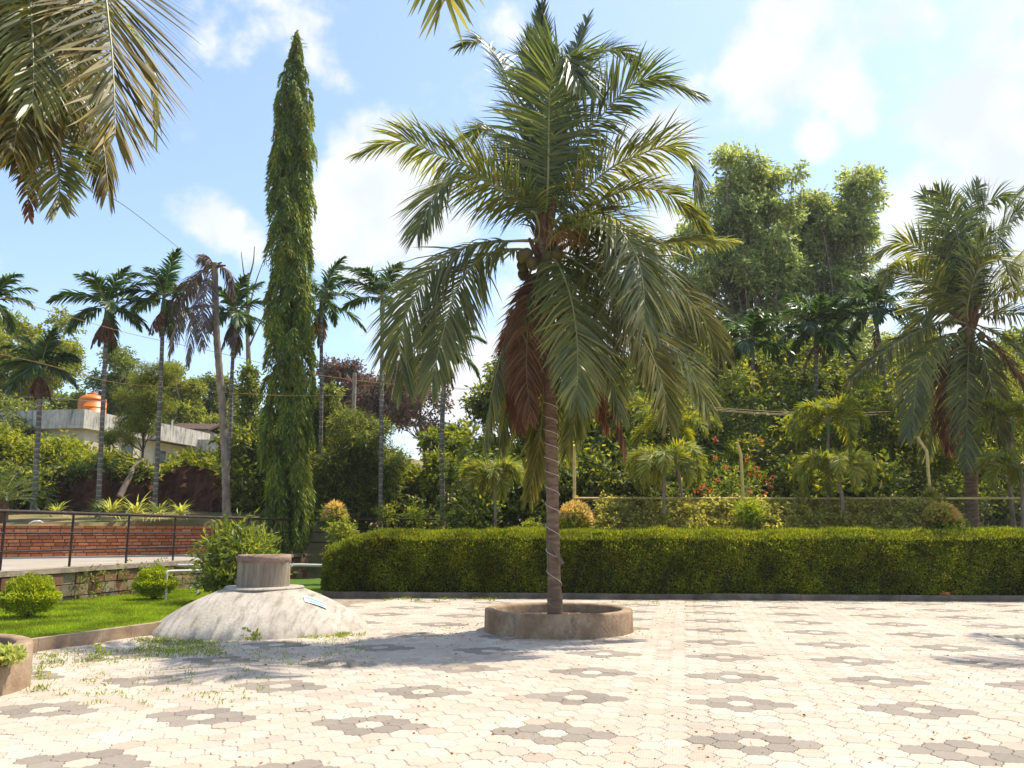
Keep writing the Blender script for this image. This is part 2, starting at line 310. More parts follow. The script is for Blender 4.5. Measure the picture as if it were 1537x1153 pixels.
M['white_pipe'] = plain('white_plastic', (.62, .6, .56), .4)
M['earth'] = rough_mat('red_earth', [(.3, (.035, .018, .012)), (.5, (.08, .036, .022)), (.72, (.15, .075, .045))], 1.6, 10, .95, 1.0, (1, 1, .7), 7)
M['ground'] = rough_mat('dry_soil_and_grass', [(.35, (.09, .1, .025)), (.5, (.2, .17, .07)), (.65, (.27, .17, .09))], .9, 10, .95, .5)
M['soil'] = rough_mat('dark_soil', [(.35, (.05, .035, .022)), (.65, (.13, .09, .06))], 6, 8, .95, .8)
M['lawn'] = rough_mat('lawn_base', [(.35, (.05, .1, .008)), (.65, (.085, .15, .012))], 3, 6, .95, .3)
M['yellow'] = rough_mat('yellow_paint', [(.3, (.46, .34, .12)), (.6, (.64, .5, .2))], 9, 5, .6, .1)
M['wire'] = plain('chain_link_wire', (.2, .18, .14), .5, .3)
M['cable'] = plain('cable_sheath', (.36, .22, .06), .5)
M['cable_thin'] = plain('cable_sheath_grey', (.1, .09, .1), .5)
M['rope'] = plain('pale_rope', (.5, .44, .37), .7)
M['wood'] = rough_mat('grey_wood', [(.3, (.1, .075, .05)), (.7, (.24, .18, .13))], 6, 6, .9, .3, (1, 1, .2))
M['wall'] = rough_mat('cream_wall', [(.3, (.42, .38, .27)), (.6, (.55, .51, .38))], 2, 8, .9, .15)
M['parapet'] = rough_mat('mouldy_parapet', [(.3, (.3, .29, .25)), (.5, (.5, .48, .42)), (.7, (.62, .6, .54))], 2.5, 9, .95, .3, (1, 1, .5), stain=((.07, .07, .055), 3, (2, 2, .35), .5, .72))
M['orange'] = plain('orange_plastic', (.6, .165, .008), .45)
M['white'] = plain('white_plastic_tank', (.75, .76, .78), .4)
M['tile'] = rough_mat('dark_roof_tile', [(.3, (.05, .035, .025)), (.7, (.12, .08, .06))], 7, 5, .9, .4)
M['glass'] = plain('dark_window', (.02, .025, .025), .15)
M['paper'] = plain('white_paper', (.75, .76, .78), .7)
M['blue'] = plain('blue_print', (.16, .33, .55), .6)
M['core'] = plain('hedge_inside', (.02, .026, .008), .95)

# ================================================================== setting
AL = math.atan2(ray(1024, 797)[0], ray(1024, 797)[1])
D_COL = np.array([math.sin(AL), math.cos(AL), 0]); D_ROW = np.array([math.cos(AL), -math.sin(AL), 0])
HEDGE_A, HEDGE_B = np.array([-3.17, 19.88]), np.array([10.94, 18.77])
def hedge_y(x): return HEDGE_A[1] + (x - HEDGE_A[0]) * (HEDGE_B[1] - HEDGE_A[1]) / (HEDGE_B[0] - HEDGE_A[0])
RAIL0 = np.array([-9.41, 15.9]); RAIL_D = D_COL[:2]
def rail_x(y): return RAIL0[0] + (y - RAIL0[1]) * RAIL_D[0] / RAIL_D[1]
BW0 = np.array([-14.6, 24.5]); BWD = nrm(np.array([4.3, 3.5]))
PATH_Z = .76
def sstep(a, b, x): t = np.clip((x - a) / (b - a), 0, 1); return t * t * (3 - 2 * t)
def terrain(x, y):
    x = np.asarray(x, float); y = np.asarray(y, float)
    right = np.interp(y, [20.8, 22, 26, 40, 60, 120], [0, .75, 1.2, 2.6, 4.2, 5]) * 1.0
    right = right * sstep(-4.0, 0, x) + (1 - sstep(-4.0, 0, x)) * np.where(y > 28.4, .76 + (y - 28.4) * .11, 0)
    up = np.interp(y, [24, 30, 34.1, 34.5, 36, 44, 60, 120], [1.66, 2.0, 2.36, 3.7, 3.9, 4.8, 6.6, 9])
    bw = (x - BW0[0]) * -BWD[1] + (y - BW0[1]) * BWD[0]          # distance behind the brick wall line
    left = np.where(bw > .12, np.maximum(up, 1.6), PATH_Z - .03)
    isl = x < rail_x(y) - .22
    isl = isl & (y < 28.6) | ((y >= 28.6) & (bw > .12) & (x < -7))
    bl = np.where(isl, left, right)
    far = (y > 29.5) & (x > -9) & (x < -1)
    f = sstep(-9, -2, x)
    bl = np.where(far & (x >= -7), up * (1 - f) + right * f, bl)
    return bl - .035
def grid(xs, ys):
    X, Y = np.meshgrid(xs, ys); Z = terrain(X, Y); n, m = X.shape
    i, j = np.meshgrid(np.arange(n - 1), np.arange(m - 1), indexing='ij')
    q = np.stack([i * m + j, i * m + j + 1, (i + 1) * m + j + 1, (i + 1) * m + j], -1).reshape(-1, 4)
    return np.stack([X, Y, Z], -1).reshape(-1, 3), q
b = MB(); rng = np.random.default_rng(3)
xs = np.concatenate([[-160, -90, -60], np.arange(-32, 32, .2), [40, 60, 90, 160]])
ys = np.concatenate([[-60, -30, -10], np.arange(0, 36, .2), np.arange(36, 70, 1.5), [80, 100, 125, 150]])
b.add(*grid(xs, ys), 0, True)
tag(b.build('ground', M['ground']), kind='structure')

# pavers: one sheet of interlocking wavy hexagons, a dark flower every 8 columns and 6 rows
PU, PV = 1.457 / 8, 1.42 / 6
def paver_mesh():
    u0, v0 = .45, 6.66
    cols = np.arange(-75, 80); rows = np.arange(-24, 62)
    r_ = np.random.default_rng(5)
    Rr = PU / 1.5; hv = PV / 2
    cor = np.array([[Rr, 0], [Rr / 2, hv], [-Rr / 2, hv], [-Rr, 0], [-Rr / 2, -hv], [Rr / 2, -hv]])
    rim = []
    for k in range(6):
        A, B = cor[k], cor[(k + 1) % 6]; e = B - A; nn = np.array([e[1], -e[0]]) / np.linalg.norm(e)
        for s in (0, 1/8, 3/8, 5/8, 7/8):
            rim.append(A + e * s + nn * (.0065 * math.sin(4 * math.pi * s)))
    rim = np.array(rim); K = len(rim)
    rin = rim * (1 - .008 / Rr); ro = rim * (1 - .0022 / Rr)
    V = []; Ft = []; Fs = []; colr = []; n = 0
    CI, CJ = np.meshgrid(cols, rows); CI = CI.ravel(); CJ = CJ.ravel()
    u = u0 + CI * PU; v = v0 + (CJ + .5 * (CI % 2)) * PV
    X = u * math.cos(AL) + v * math.sin(AL); Y = -u * math.sin(AL) + v * math.cos(AL)
    edge = (X - (-6.04)) * (13.26 - 11.1) - (Y - 11.1) * (-5.18 + 6.04)     # right of the lawn edging
    keep = (Y < hedge_y(X) - .02) & (Y > 1.0) & (X < 17) & ((edge > .1) | (Y < 8.2)) & (X > -13)
    ki = CI[keep]; kj = CJ[keep]; X = X[keep]; Y = Y[keep]; u = u[keep]; v = v[keep]
    n = len(X)
    ang = r_.normal(0, .008, n); tz = r_.normal(0, .0012, n); tx = r_.normal(0, .006, (n, 2))
    def ringv(prof, z):
        P2 = prof[None] ; c, s = np.cos(ang)[:, None], np.sin(ang)[:, None]
        a = P2[..., 0] * c - P2[..., 1] * s; d = P2[..., 0] * s + P2[..., 1] * c
        x = X[:, None] + a * math.cos(AL) + d * math.sin(AL); y = Y[:, None] - a * math.sin(AL) + d * math.cos(AL)
        zz = z + tz[:, None] + a * tx[:, :1] + d * tx[:, 1:]
        return np.stack([x, y, zz], -1)
    VV = np.concatenate([ringv(rin, 0.0), ringv(ro, -.0045), ringv(ro, -.03)], 1)   # n, 3K, 3
    base = (np.arange(n) * 3 * K)[:, None]
    top = base + np.arange(K)[None]
    k = np.arange(K); k2 = (k + 1) % K
    q = np.concatenate([np.stack([k + K, k2 + K, k2, k], -1), np.stack([k + 2 * K, k2 + 2 * K, k2 + K, k + K], -1)])
    side = (base[:, None] + q[None]).reshape(-1, 4)
    # colours
    mi = ki % 8; mj = kj % 6
    mi = np.where(mi > 4, mi - 8, mi); mj2 = np.where(mj > 2, mj - 6, mj)
    vv = mj2 + .5 * (np.abs(ki) % 2)
    dark = ((mi == 0) & (np.abs(vv) == 1)) | ((np.abs(mi) == 1) & (np.abs(vv) == .5)) | ((np.abs(mi) == 2) & (vv == 0))
    t = r_.random(n)[:, None]
    cr = np.array([.475, .42, .345]) * (1 - t) + np.array([.445, .365, .285]) * t
    cr = np.where((r_.random(n) < .10)[:, None], cr * .88, cr)
    dk = np.array([.245, .21, .172]) * (.9 + .2 * r_.random(n))[:, None]
    c = np.where(dark[:, None], dk, cr * (.93 + .12 * r_.random(n))[:, None])
    b = MB(); b.add(VV.reshape(-1, 3), top, 0); b.add(np.zeros((0, 3)), side + 0, 0); b.F[1] = side
    o = b.build('paving', None if False else [paver_mat()])
    at = o.data.attributes.new('paver', 'FLOAT_COLOR', 'FACE')
    rgba = np.concatenate([c, np.ones((n, 1))], 1)
    allc = np.concatenate([rgba, np.repeat(rgba, 2 * K, 0)]).astype(np.float32)
    at.data.foreach_set('color', allc.ravel())
    return o
def paver_mat():
    m, t, bb = mat('cement_paver')
    a = N_(t, 'ShaderNodeAttribute'); a.attribute_name = 'paver'
    tcn = N_(t, 'ShaderNodeTexCoord')
    n1 = N_(t, 'ShaderNodeTexNoise'); n1.inputs['Scale'].default_value = .55; n1.inputs['Detail'].default_value = 10; n1.inputs['Roughness'].default_value = .68
    n2 = N_(t, 'ShaderNodeTexNoise'); n2.inputs['Scale'].default_value = 22; n2.inputs['Detail'].default_value = 6; n2.inputs['Roughness'].default_value = .75
    for n in (n1, n2): t.links.new(tcn.outputs['Object'], n.inputs['Vector'])
    k = mth(t, 'MULTIPLY', mth(t, 'MULTIPLY_ADD', n1.outputs['Fac'], .7, .65), mth(t, 'MULTIPLY_ADD', n2.outputs['Fac'], .55, .72))
    mx = N_(t, 'ShaderNodeMixRGB'); mx.blend_type = 'MULTIPLY'; mx.inputs[0].default_value = 1
    t.links.new(a.outputs['Color'], mx.inputs[1]); t.links.new(k, mx.inputs[2])
    t.links.new(mx.outputs[0], bb.inputs['Base Color']); bb.inputs['Roughness'].default_value = .85; bb.inputs['Specular IOR Level'].default_value = .25
    wv = N_(t, 'ShaderNodeTexWave'); wv.inputs['Scale'].default_value = 16; wv.inputs['Distortion'].default_value = 1.2
    mp = N_(t, 'ShaderNodeMapping'); mp.inputs['Rotation'].default_value = (0, 0, AL); t.links.new(tcn.outputs['Object'], mp.inputs[0]); t.links.new(mp.outputs[0], wv.inputs['Vector'])
    h = mth(t, 'ADD', mth(t, 'MULTIPLY', wv.outputs['Fac'], .4), n2.outputs['Fac'])
    bp = N_(t, 'ShaderNodeBump'); bp.inputs['Strength'].default_value = .35; bp.inputs['Distance'].default_value = .006
    t.links.new(h, bp.inputs['Height']); t.links.new(bp.outputs[0], bb.inputs['Normal'])
    return m
tag(paver_mesh(), kind='structure')
b = MB(); b.add([[-13, .5, -.018], [17, .5, -.018], [17, 18.28, -.018], [-7, 20.1, -.018], [-13, 20.1, -.018]], [[0, 1, 2, 3, 4]])
tag(b.build('paving_bed', rough_mat('joint_sand', [(.35, (.22, .175, .125)), (.65, (.36, .3, .22))], 5, 8, .95, .4)), kind='structure')

# lawn, its concrete edging and its grass
E0, E1 = np.array([-6.04, 11.1]), np.array([-5.18, 13.26]); ED = nrm(E1 - E0)
LZ = .10
def lawn_in(x, y):
    e = (x - E0[0]) * ED[1] - (y - E0[1]) * ED[0]
    return (e < -.13) & (x > rail_x(y) + .02) & (y < 21.5) & (y > 8.8)
b = MB()
pE = lambda y: E0[0] + (y - E0[1]) * ED[0] / ED[1] - .07
ysl = np.linspace(7.5, 26, 40); V = []
for y in ysl:
    xl = rail_x(y) + .0; xr = min(pE(y), 1e9) if y < 15.5 else -4.3
    for s in np.linspace(0, 1, 10): V.append([xl + (xr - xl) * s, y, LZ])
V = np.array(V); i, j = np.meshgrid(np.arange(39), np.arange(9), indexing='ij')
b.add(V, np.stack([i * 10 + j, i * 10 + j + 1, (i + 1) * 10 + j + 1, (i + 1) * 10 + j], -1).reshape(-1, 4))
tag(b.build('lawn', M['lawn']), kind='structure')
rng = np.random.default_rng(8); n = 260000
x = rng.uniform(-11, -4.4, n); y = 8.8 + 12.2 * rng.random(n) ** 1.3
k = lawn_in(x, y) & (x / y > -.68); x = x[k]; y = y[k]; n = len(x)
Dr = np.stack([rng.normal(0, .45, n), rng.normal(0, .45, n), np.ones(n)], 1)
b = MB(); b.leaves(np.stack([x, y, np.full(n, LZ - .005)], 1), Dr, rng.uniform(.03, .075, n), .010, 0, rng)
tag(b.build('lawn_grass', M['grass']), 'short bright green lawn grass behind the concrete edging', 'grass', kind='stuff')
b = MB(); L0, L1 = E0 - ED * 4, E1 + ED * .7; mid = (L0 + L1) / 2; ln = np.linalg.norm(L1 - L0)
ax = np.array([[ED[0], ED[1], 0], [-ED[1], ED[0], 0], [0, 0, 1]])
for k in range(14):
    c0 = L0 + ED * ln * (k + .5) / 14
    b.box([*c0, .075 + rng.normal(0, .002)], [ln / 14 - .004, .11 + rng.normal(0, .003), .17], ax)
tag(b.build('lawn_edging', M['edge'], None, (*mid, 0)), 'low brown concrete edging along the lawn from the left planter to the cement dome', 'edging')

# path, retaining wall, brick wall, bank
b = MB()
ce = BW0 + BWD * 7.2
b.add([[rail_x(8) - .02, 8, PATH_Z], [rail_x(28.5) - .02, 28.5, PATH_Z], [ce[0] + .9, ce[1], PATH_Z], [*(BW0 + BWD * 7.2), PATH_Z], [*(BW0 - BWD * 16), PATH_Z], [-26, 8, PATH_Z]], [[0, 1, 2, 3, 4, 5]])
tag(b.build('path', M['path']), kind='structure')
def blocks(bm, p0, d, length, z0, z1, th, rows, blk, rng, mi, off=.012, gap=.012):
    nn = np.array([-d[1], d[0]]); ax = np.array([[d[0], d[1], 0], [nn[0], nn[1], 0], [0, 0, 1]]); h = (z1 - z0) / rows
    for r in range(rows):
        s = -blk * .5 * (r % 2)
        while s < length:
            L = blk * rng.uniform(.93, 1.07); a, e = max(s, 0), min(s + L, length)
            if e - a > .03:
                c = p0 + d * (a + e) / 2 + nn * rng.normal(0, off)
                bm.box([*c, z0 + h * (r + .5)], [e - a - gap, th, h - gap], ax, mi)
            s += L
t = thing('retaining_wall', 'low retaining wall of mossy laterite blocks under the railing', 'wall', (*(RAIL0 + RAIL_D * 3), 0))
W0 = RAIL0 - RAIL_D * 7 + np.array([.10, 0])
b = MB(); blocks(b, W0, RAIL_D, 20.0, -.02, PATH_Z - .09, .30, 3, .42, np.random.default_rng(2), 0, .014, .02)
b.build('stones', M['laterite'], t)
b = MB(); c = W0 + RAIL_D * 10; nn = np.array([-RAIL_D[1], RAIL_D[0]]); ax = np.array([[*RAIL_D, 0], [*nn, 0], [0, 0, 1]])
b.box([*(c + nn * .05), .33], [19.98, .27, .68], ax); b.build('mortar', M['mortar'], t)
b = MB()
for k in range(16): b.box([*(W0 + RAIL_D * (k + .5) * 1.25), PATH_Z - .03 + rng.normal(0, .003)], [1.243, .37 + rng.normal(0, .008), .10], ax)
b.build('coping', M['concrete'], t)
# plants creeping over the wall
t = thing('brick_wall', 'low exposed red brick wall behind the pale path', 'wall', (*BW0, PATH_Z))
b = MB(); S0 = BW0 - BWD * 14; blocks(b, S0, BWD, 21.2, PATH_Z, PATH_Z + .90, .22, 9, .30, np.random.default_rng(4), 0, .006, .022)
b.build('bricks', M['brick'], t)
b = MB(); nn = np.array([-BWD[1], BWD[0]]); ax = np.array([[*BWD, 0], [*nn, 0], [0, 0, 1]])
b.box([*(S0 + BWD * 10.6), PATH_Z + .43], [21.18, .17, .88], ax); b.build('mortar', M['joint'], t)
b = MB(); rng = np.random.default_rng(12)
nx, nz = 180, 14
xx = np.linspace(-34, -1, nx); zz = np.linspace(0, 1, nz); V = np.zeros((nx, nz, 3))
low = np.array([.25 * math.sin(i * .7) + .2 * math.sin(i * .23 + 1) + .14 * math.sin(i * 1.9) for i in range(nx)])
for i in range(nx):
    for j in range(nz):
        yy = 33.2 + low[i] * .7 - .35 * (1 - zz[j]) ** 2 + rng.normal(0, .06)
        V[i, j] = [xx[i], yy, 1.8 + (2.1 + .12 * math.sin(i * .5)) * zz[j] * sstep(-1, -5, xx[i]) + rng.normal(0, .03)]
i, j = np.meshgrid(np.arange(nx - 1), np.arange(nz - 1), indexing='ij')
b.add(V, np.stack([i * nz + j, (i + 1) * nz + j, (i + 1) * nz + j + 1, i * nz + j + 1], -1).reshape(-1, 4))
tag(b.build('earth_bank', M['earth']), kind='structure')

# railing
t = thing('railing', 'rusty dark pipe railing with three rails beside the path', 'railing', (*RAIL0, PATH_Z))
RZ = 1.1; corner = RAIL0 + RAIL_D * 12.94; e2 = np.array([-2.25, 28.75]); RD2 = nrm(e2 - corner)
def at2(s): return RAIL0 + RAIL_D * s
for k in range(-3, 8):
    p = at2(1.82 * k); bb = MB(); bb.tube([[*p, PATH_Z - .1], [*p, PATH_Z + RZ]], .026, 8); bb.build('post', M['rust'], t)
for s in (1.57, 3.14, 4.70):
    p = corner + RD2 * s; bb = MB(); bb.tube([[*p, PATH_Z - .5], [*p, PATH_Z + RZ]], .026, 8); bb.build('post', M['rust'], t)
for zz_, rr in ((RZ, .036), (.70, .021), (.36, .021)):
    bb = MB(); pts = [[*at2(-6), PATH_Z + zz_], [*at2(0), PATH_Z + zz_], [*at2(6), PATH_Z + zz_ - .006], [*corner, PATH_Z + zz_]]
    bb.tube(pts, rr, 8); bb.build('rail', M['rust'], t)
    bb = MB(); bb.tube([[*corner, PATH_Z + zz_ + .002], [*e2, PATH_Z + zz_ + .03]], rr, 8); bb.build('rail', M['rust'], t)

# hedge kerb + loose brick
b = MB(); hd = nrm(HEDGE_B - HEDGE_A); hn = np.array([-hd[1], hd[0]]); ax = np.array([[*hd, 0], [*hn, 0], [0, 0, 1]])
K0 = HEDGE_A - hd * 2.0
for k in range(19): b.box([*(K0 + hd * (k + .5) * 1.05 + hn * .07), .045 + rng.normal(0, .003)], [1.043, .13 + rng.normal(0, .003), .15], ax)
tag(b.build('hedge_kerb', M['kerb'], None, (*HEDGE_A, 0)), 'dark low concrete kerb along the foot of the clipped hedge', 'kerb')
g = G(1418, 893, .12); b = MB(); b.box([g[0], g[1] + .02, .15], [.2, .1, .055], ax)
c = b.V[0]; c += np.random.default_rng(1).normal(0, .004, c.shape)
tag(b.build('loose_brick', M['brick'], None, (g[0], g[1], .12)), 'single loose red brick lying on the hedge kerb', 'brick')

# ================================================================== foliage builders
def clump(mb, c, r, n, L, Wd, rng, mi=0, down=.25, shell=.55, bias=None):
    u = nrm(rng.normal(size=(n, 3))); rad = (shell + (1 - shell) * rng.random(n)) [:, None]
    r = np.broadcast_to(np.asarray(r, float), (3,))
    p = np.asarray(c) + u * rad * r
    d = u * .7 + nrm(rng.normal(size=(n, 3))) * .8 + np.array([0, 0, -down])
    mb.leaves(p, d, L * rng.uniform(.7, 1.25, n), Wd * rng.uniform(.8, 1.2, n), mi, rng)
def sprigs(mb, c, r, n, L, Wd, rng, mi=0, per=7, down=.3):
    """leafy twigs: each a short row of leaves fanning along a twig that points outward"""
    u = nrm(rng.normal(size=(n, 3))); r = np.broadcast_to(np.asarray(r, float), (3,))
    p0 = np.asarray(c) + u * (.45 + .5 * rng.random(n))[:, None] * r
    d = nrm(u * np.array([1, 1, .6]) + rng.normal(0, .45, (n, 3)) + np.array([0, 0, .1]))
    tw = L * rng.uniform(1.6, 2.6, n)
    s = np.linspace(.1, 1, per)
    pp = p0[:, None] + d[:, None] * (s[None, :, None] * tw[:, None, None]); pp[..., 2] -= (s ** 2)[None] * tw[:, None] * down * .5
    ld = d[:, None] * .7 + rng.normal(0, .6, (n, per, 3)); ld[..., 2] -= down
    N2 = n * per
    mb.leaves(pp.reshape(-1, 3), ld.reshape(-1, 3), L * rng.uniform(.7, 1.2, N2), Wd * rng.uniform(.8, 1.15, N2), mi, rng)
def tree(name, label, cat, base, env, ncl, nsp, L, Wd, m, tr=.15, seed=0, group=None, bark='bark_grey', clr=(.22, .34), per=7, down=.3, fill=.3, stems=1, spread=.88):
    """env: list of ellipsoids (centre, radii) that outline the crown"""
    rng = np.random.default_rng(seed); base = np.asarray(base, float)
    t = thing(name, label, cat, tuple(base), group)
    cen = []; tot = sum(np.prod(e[1]) ** (2 / 3) for e in env)
    cr = MB(); tb = MB()
    for c, r in env:
        c = np.asarray(c, float); r = np.asarray(r, float); k = max(3, int(round(ncl * np.prod(r) ** (2 / 3) / tot)))
        for _ in range(k):
            u = nrm(rng.normal(size=3)) * (rng.random() ** .45) * spread
            q = c + u * r; cen.append((q, rng.uniform(*clr) * r.mean()))
    per_c = max(4, int(nsp * 1.4) // len(cen))
    for q, rr in cen:
        sprigs(cr, q, np.array([rr, rr, rr * .75]), per_c, L, Wd, rng, 0, per, down)
        if fill > 0: clump(cr, q, rr * .8, int(per_c * per * fill), L, Wd, rng, 0, down, .1)
    top = np.mean([q for q, _ in cen], 0); zmax = max(q[2] for q, _ in cen)
    trunks = []
    for k in range(stems):
        o = rng.normal(0, tr * 2.2, 2) if stems > 1 else np.zeros(2)
        e = np.array([top[0] + rng.normal(0, .1) + o[0] * 2.5, top[1] + o[1] * 2, (top[2] + zmax) / 2])
        pts = catmull([base + [o[0], o[1], -.2], base + (e - base) * .35 + rng.normal(0, tr * .7, 3), base + (e - base) * .7 + rng.normal(0, tr, 3), e], 14)
        tb.tube(pts, np.linspace(tr, tr * .22, 14) / math.sqrt(stems), 8); trunks.append(pts)
    lb = MB()
    for q, rr in cen:
        pts = trunks[rng.integers(stems)]
        hz = np.clip((q[2] - base[2]) * rng.uniform(.45, .75) + base[2], pts[0][2], pts[-1][2] - .05)
        k = int(np.argmin(abs(pts[:, 2] - hz))); a = pts[k]
        m2 = a * .45 + q * .55 + np.array([0, 0, -.12 * np.linalg.norm(q - a)]) + rng.normal(0, .06 * np.linalg.norm(q - a), 3)
        r0 = tr * .34 * (1 - .6 * k / 14) / math.sqrt(stems)
        lb.tube(catmull([a, m2, q], 8), np.linspace(r0, r0 * .25, 8), 5)
        for _ in range(2):
            lb.tube(catmull([m2 * .5 + q * .5, q + rng.normal(0, rr * .5, 3)], 4), np.linspace(r0 * .35, r0 * .12, 4), 4)
    tk = tb.build('trunk', M[bark], t); lb.build('branches', M[bark], t)
    cr.build('crown', M[m], t)
    return t
def shrub(name, label, cat, base, r, h, n, L, Wd, m, seed, group=None, tip=None, per=6, down=.2, lumps=7):
    rng = np.random.default_rng(seed); base = np.asarray(base, float)
    t = thing(name, label, cat, tuple(base), group); cr = MB(); st = MB()
    for k in range(lumps):
        a = rng.uniform(0, 6.28); rr = r * math.sqrt(rng.random()) * .62; z = h * rng.uniform(.3, .8)
        if k == 0: rr, z = 0, h * .72
        c = base + [rr * math.cos(a), rr * math.sin(a), z]
        q = r * rng.uniform(.34, .5); sprigs(cr, c, [q, q, min(q, h * .3)], n // lumps, L, Wd, rng, 0, per, down)
        clump(cr, c, [q * .8, q * .8, min(q, h * .28)], n // lumps * 2, L, Wd, rng, 0, down, .1)
        st.tube(catmull([base + [rng.normal(0, .03), rng.normal(0, .03), -.1], base + [rr * .4 * math.cos(a), rr * .4 * math.sin(a), z * .5], c], 6), np.linspace(.022, .006, 6) * (.6 + h * .5), 5)
    if tip:
        u = nrm(rng.normal(size=(tip[1], 3))); u[:, 2] = np.abs(u[:, 2])
        tp = MB(); pt = base + np.array([0, 0, h * .5]) + u * np.array([r * .9, r * .9, h * .55])
        tp.leaves(pt, u + rng.normal(0, .5, u.shape), tip[2] * rng.uniform(.7, 1.3, len(u)), tip[3], 0, rng); tp.build(tip[4], M[tip[0]], t)
    st.build('stems', M['bark_dark'], t); cr.build('foliage', M[m], t)
    return t

# -------- palms
def frond_mesh(mb, pts, n=95, L=.95, W=.036, droop=.35, vee=.25, a0=68, a1=22, start=.13, rach=.022, rng=None, segs=4, twist=0., face=None, ragged=.1, lm=0, rm=1, base_w=1.6, vj=.12):
    pts = catmull(pts, 40); T = nrm(np.gradient(pts, axis=0))
    h = pts[-1] - pts[0]; h[2] = 0
    if face is not None: h = np.asarray(face, float)
    elif np.linalg.norm(h) < .05: h = np.array([0, -1., 0])
    S0 = np.cross(nrm(h), [0, 0, 1.]); S0 = nrm(S0)
    S = nrm(S0 - T * (T @ S0)[:, None]); Nn = np.cross(S, T)
    if twist:
        tw = np.linspace(0, twist, 40)[:, None]; S, Nn = S * np.cos(tw) + Nn * np.sin(tw), Nn * np.cos(tw) - S * np.sin(tw)
    mb.tube(pts, rach * np.interp(np.linspace(0, 1, 40), [0, .12, .5, 1], [base_w, 1, .7, .12]), 6, rm)
    u = np.linspace(0, 1, 40)
    for sgn in (-1, 1):
        t = np.linspace(start, .995, n) + rng.normal(0, .003, n); t = np.clip(t, 0, 1)
        t = t[rng.random(n) > .05]; t = t[(np.sin(t * 43 + sgn * 2 + rng.random() * 6) + .6 * np.sin(t * 97)) > -1.35]; n_all = n; n = len(t)
        f = lambda A: np.stack([np.interp(t, u, A[:, k]) for k in range(3)], 1)
        p, Tt, St, Nt = f(pts), nrm(f(T)), nrm(f(S)), nrm(f(Nn))
        x = (t - start) / (1 - start)
        ln = L * np.interp(x, [0, .08, .3, .6, .85, 1], [.45, .75, 1, .92, .62, .38]) * rng.uniform(1 - ragged * 1.4, 1 + ragged * .5, n)
        a = np.radians(np.interp(x, [0, .5, 1], [a0, (a0 + a1) / 2 + 6, a1]) + rng.normal(0, 6, n)); ve = vee + rng.normal(0, vj, n)
        d = np.cos(a)[:, None] * Tt + np.sin(a)[:, None] * (sgn * St * np.cos(ve)[:, None] + Nt * np.sin(ve)[:, None])
        wv = nrm(Tt - d * np.sum(Tt * d, 1)[:, None] + Nt * rng.normal(0, .25, n)[:, None])
        s = np.linspace(0, 1, segs + 1); dr = droop * (1 + rng.normal(0, .3, n))
        q = d[:, None] * s[None, :, None] + np.array([0, 0, -1.])[None, None] * (dr[:, None] * s[None] ** 2)[..., None]
        # keep the leaflet's length
        seg = np.diff(q, axis=1); seg = nrm(seg) / segs; q = np.concatenate([np.zeros((n, 1, 3)), np.cumsum(seg, 1)], 1)
        q = p[:, None] + q * ln[:, None, None]
        wid = W * np.interp(s, [0, .15, .5, .85, 1], [.5, .95, 1, .5, .06])
        V = np.stack([q - wv[:, None] * wid[None, :, None] * .5, q + wv[:, None] * wid[None, :, None] * .5], 2)   # n, segs+1, 2, 3
        i, j = np.meshgrid(np.arange(n), np.arange(segs), indexing='ij'); b0 = i * (segs + 1) * 2 + j * 2
        mb.add(V, np.stack([b0, b0 + 2, b0 + 3, b0 + 1], -1).reshape(-1, 4), lm); n = n_all
def arc(base, az, el, length, bend, n=10, droop_pow=1.0):
    p = [np.asarray(base, float)]; st = length / n
    for k in range(n):
        e = el - bend * ((k + .5) / n) ** droop_pow
        p.append(p[-1] + st * np.array([math.cos(e) * math.sin(az), math.cos(e) * math.cos(az), math.sin(e)]))
    return np.array(p)
def palm_trunk(pts, r0, r1, m, parent, rings=.0, flare=1.3, name='trunk'):
    pts = catmull(pts, 60); rad = np.linspace(r0, r1, 60); rad[:6] *= np.linspace(flare, 1.02, 6)
    if rings: rad = rad * (1 + rings * np.sin(np.arange(60) * 2.4))
    b = MB(); b.tube(pts, rad, 14); return b.build(name, M[m], parent)

# ================================================================== planters, dome, hedge
def E(px, py, Y, rx, ry, dr=None):
    rx = rx * Y / 1289; ry = ry * Y / 1289
    return (P(px, py, Y), np.array([rx, dr if dr is not None else rx, ry]))
def planter(label, c, r, h, seed):
    rng = np.random.default_rng(seed); t = thing('round_planter', label, 'planter', (*c, 0), 'round concrete planters')
    n = 72; a = np.linspace(0, 6.283, n, endpoint=False); wob = .006 * np.sin(3 * a + seed) + .004 * np.sin(7 * a) + rng.normal(0, .0015, n)
    b = MB(); b.lathe((*c, 0), [(r + .012, -.03), (r + .004, .06), (r, h - .03), (r - .012, h - .006), (r - .03, h), (r - .13, h), (r - .155, h - .012), (r - .165, h - .04), (r - .17, .05)], n, 0, True, wob)
    b.build('wall', M['ring'], t)
    b = MB(); rr = np.linspace(.0, r - .163, 10)
    b.lathe((*c, h - .15), [(max(x, .002), .015 * math.sin(x * 9) - .01) for x in rr], 40); b.build('soil', M['soil'], t)
    return t
RC = np.array([.71, 13.44]); RRD = 1.137; RH = .33
planter('round concrete planter ring around the foot of the big coconut palm', RC, RRD, RH, 1)
RC2 = np.array([-5.80, 8.35])
planter('round concrete planter with a pale lime plant, cut off by the left edge', RC2, 1.10, .42, 2)
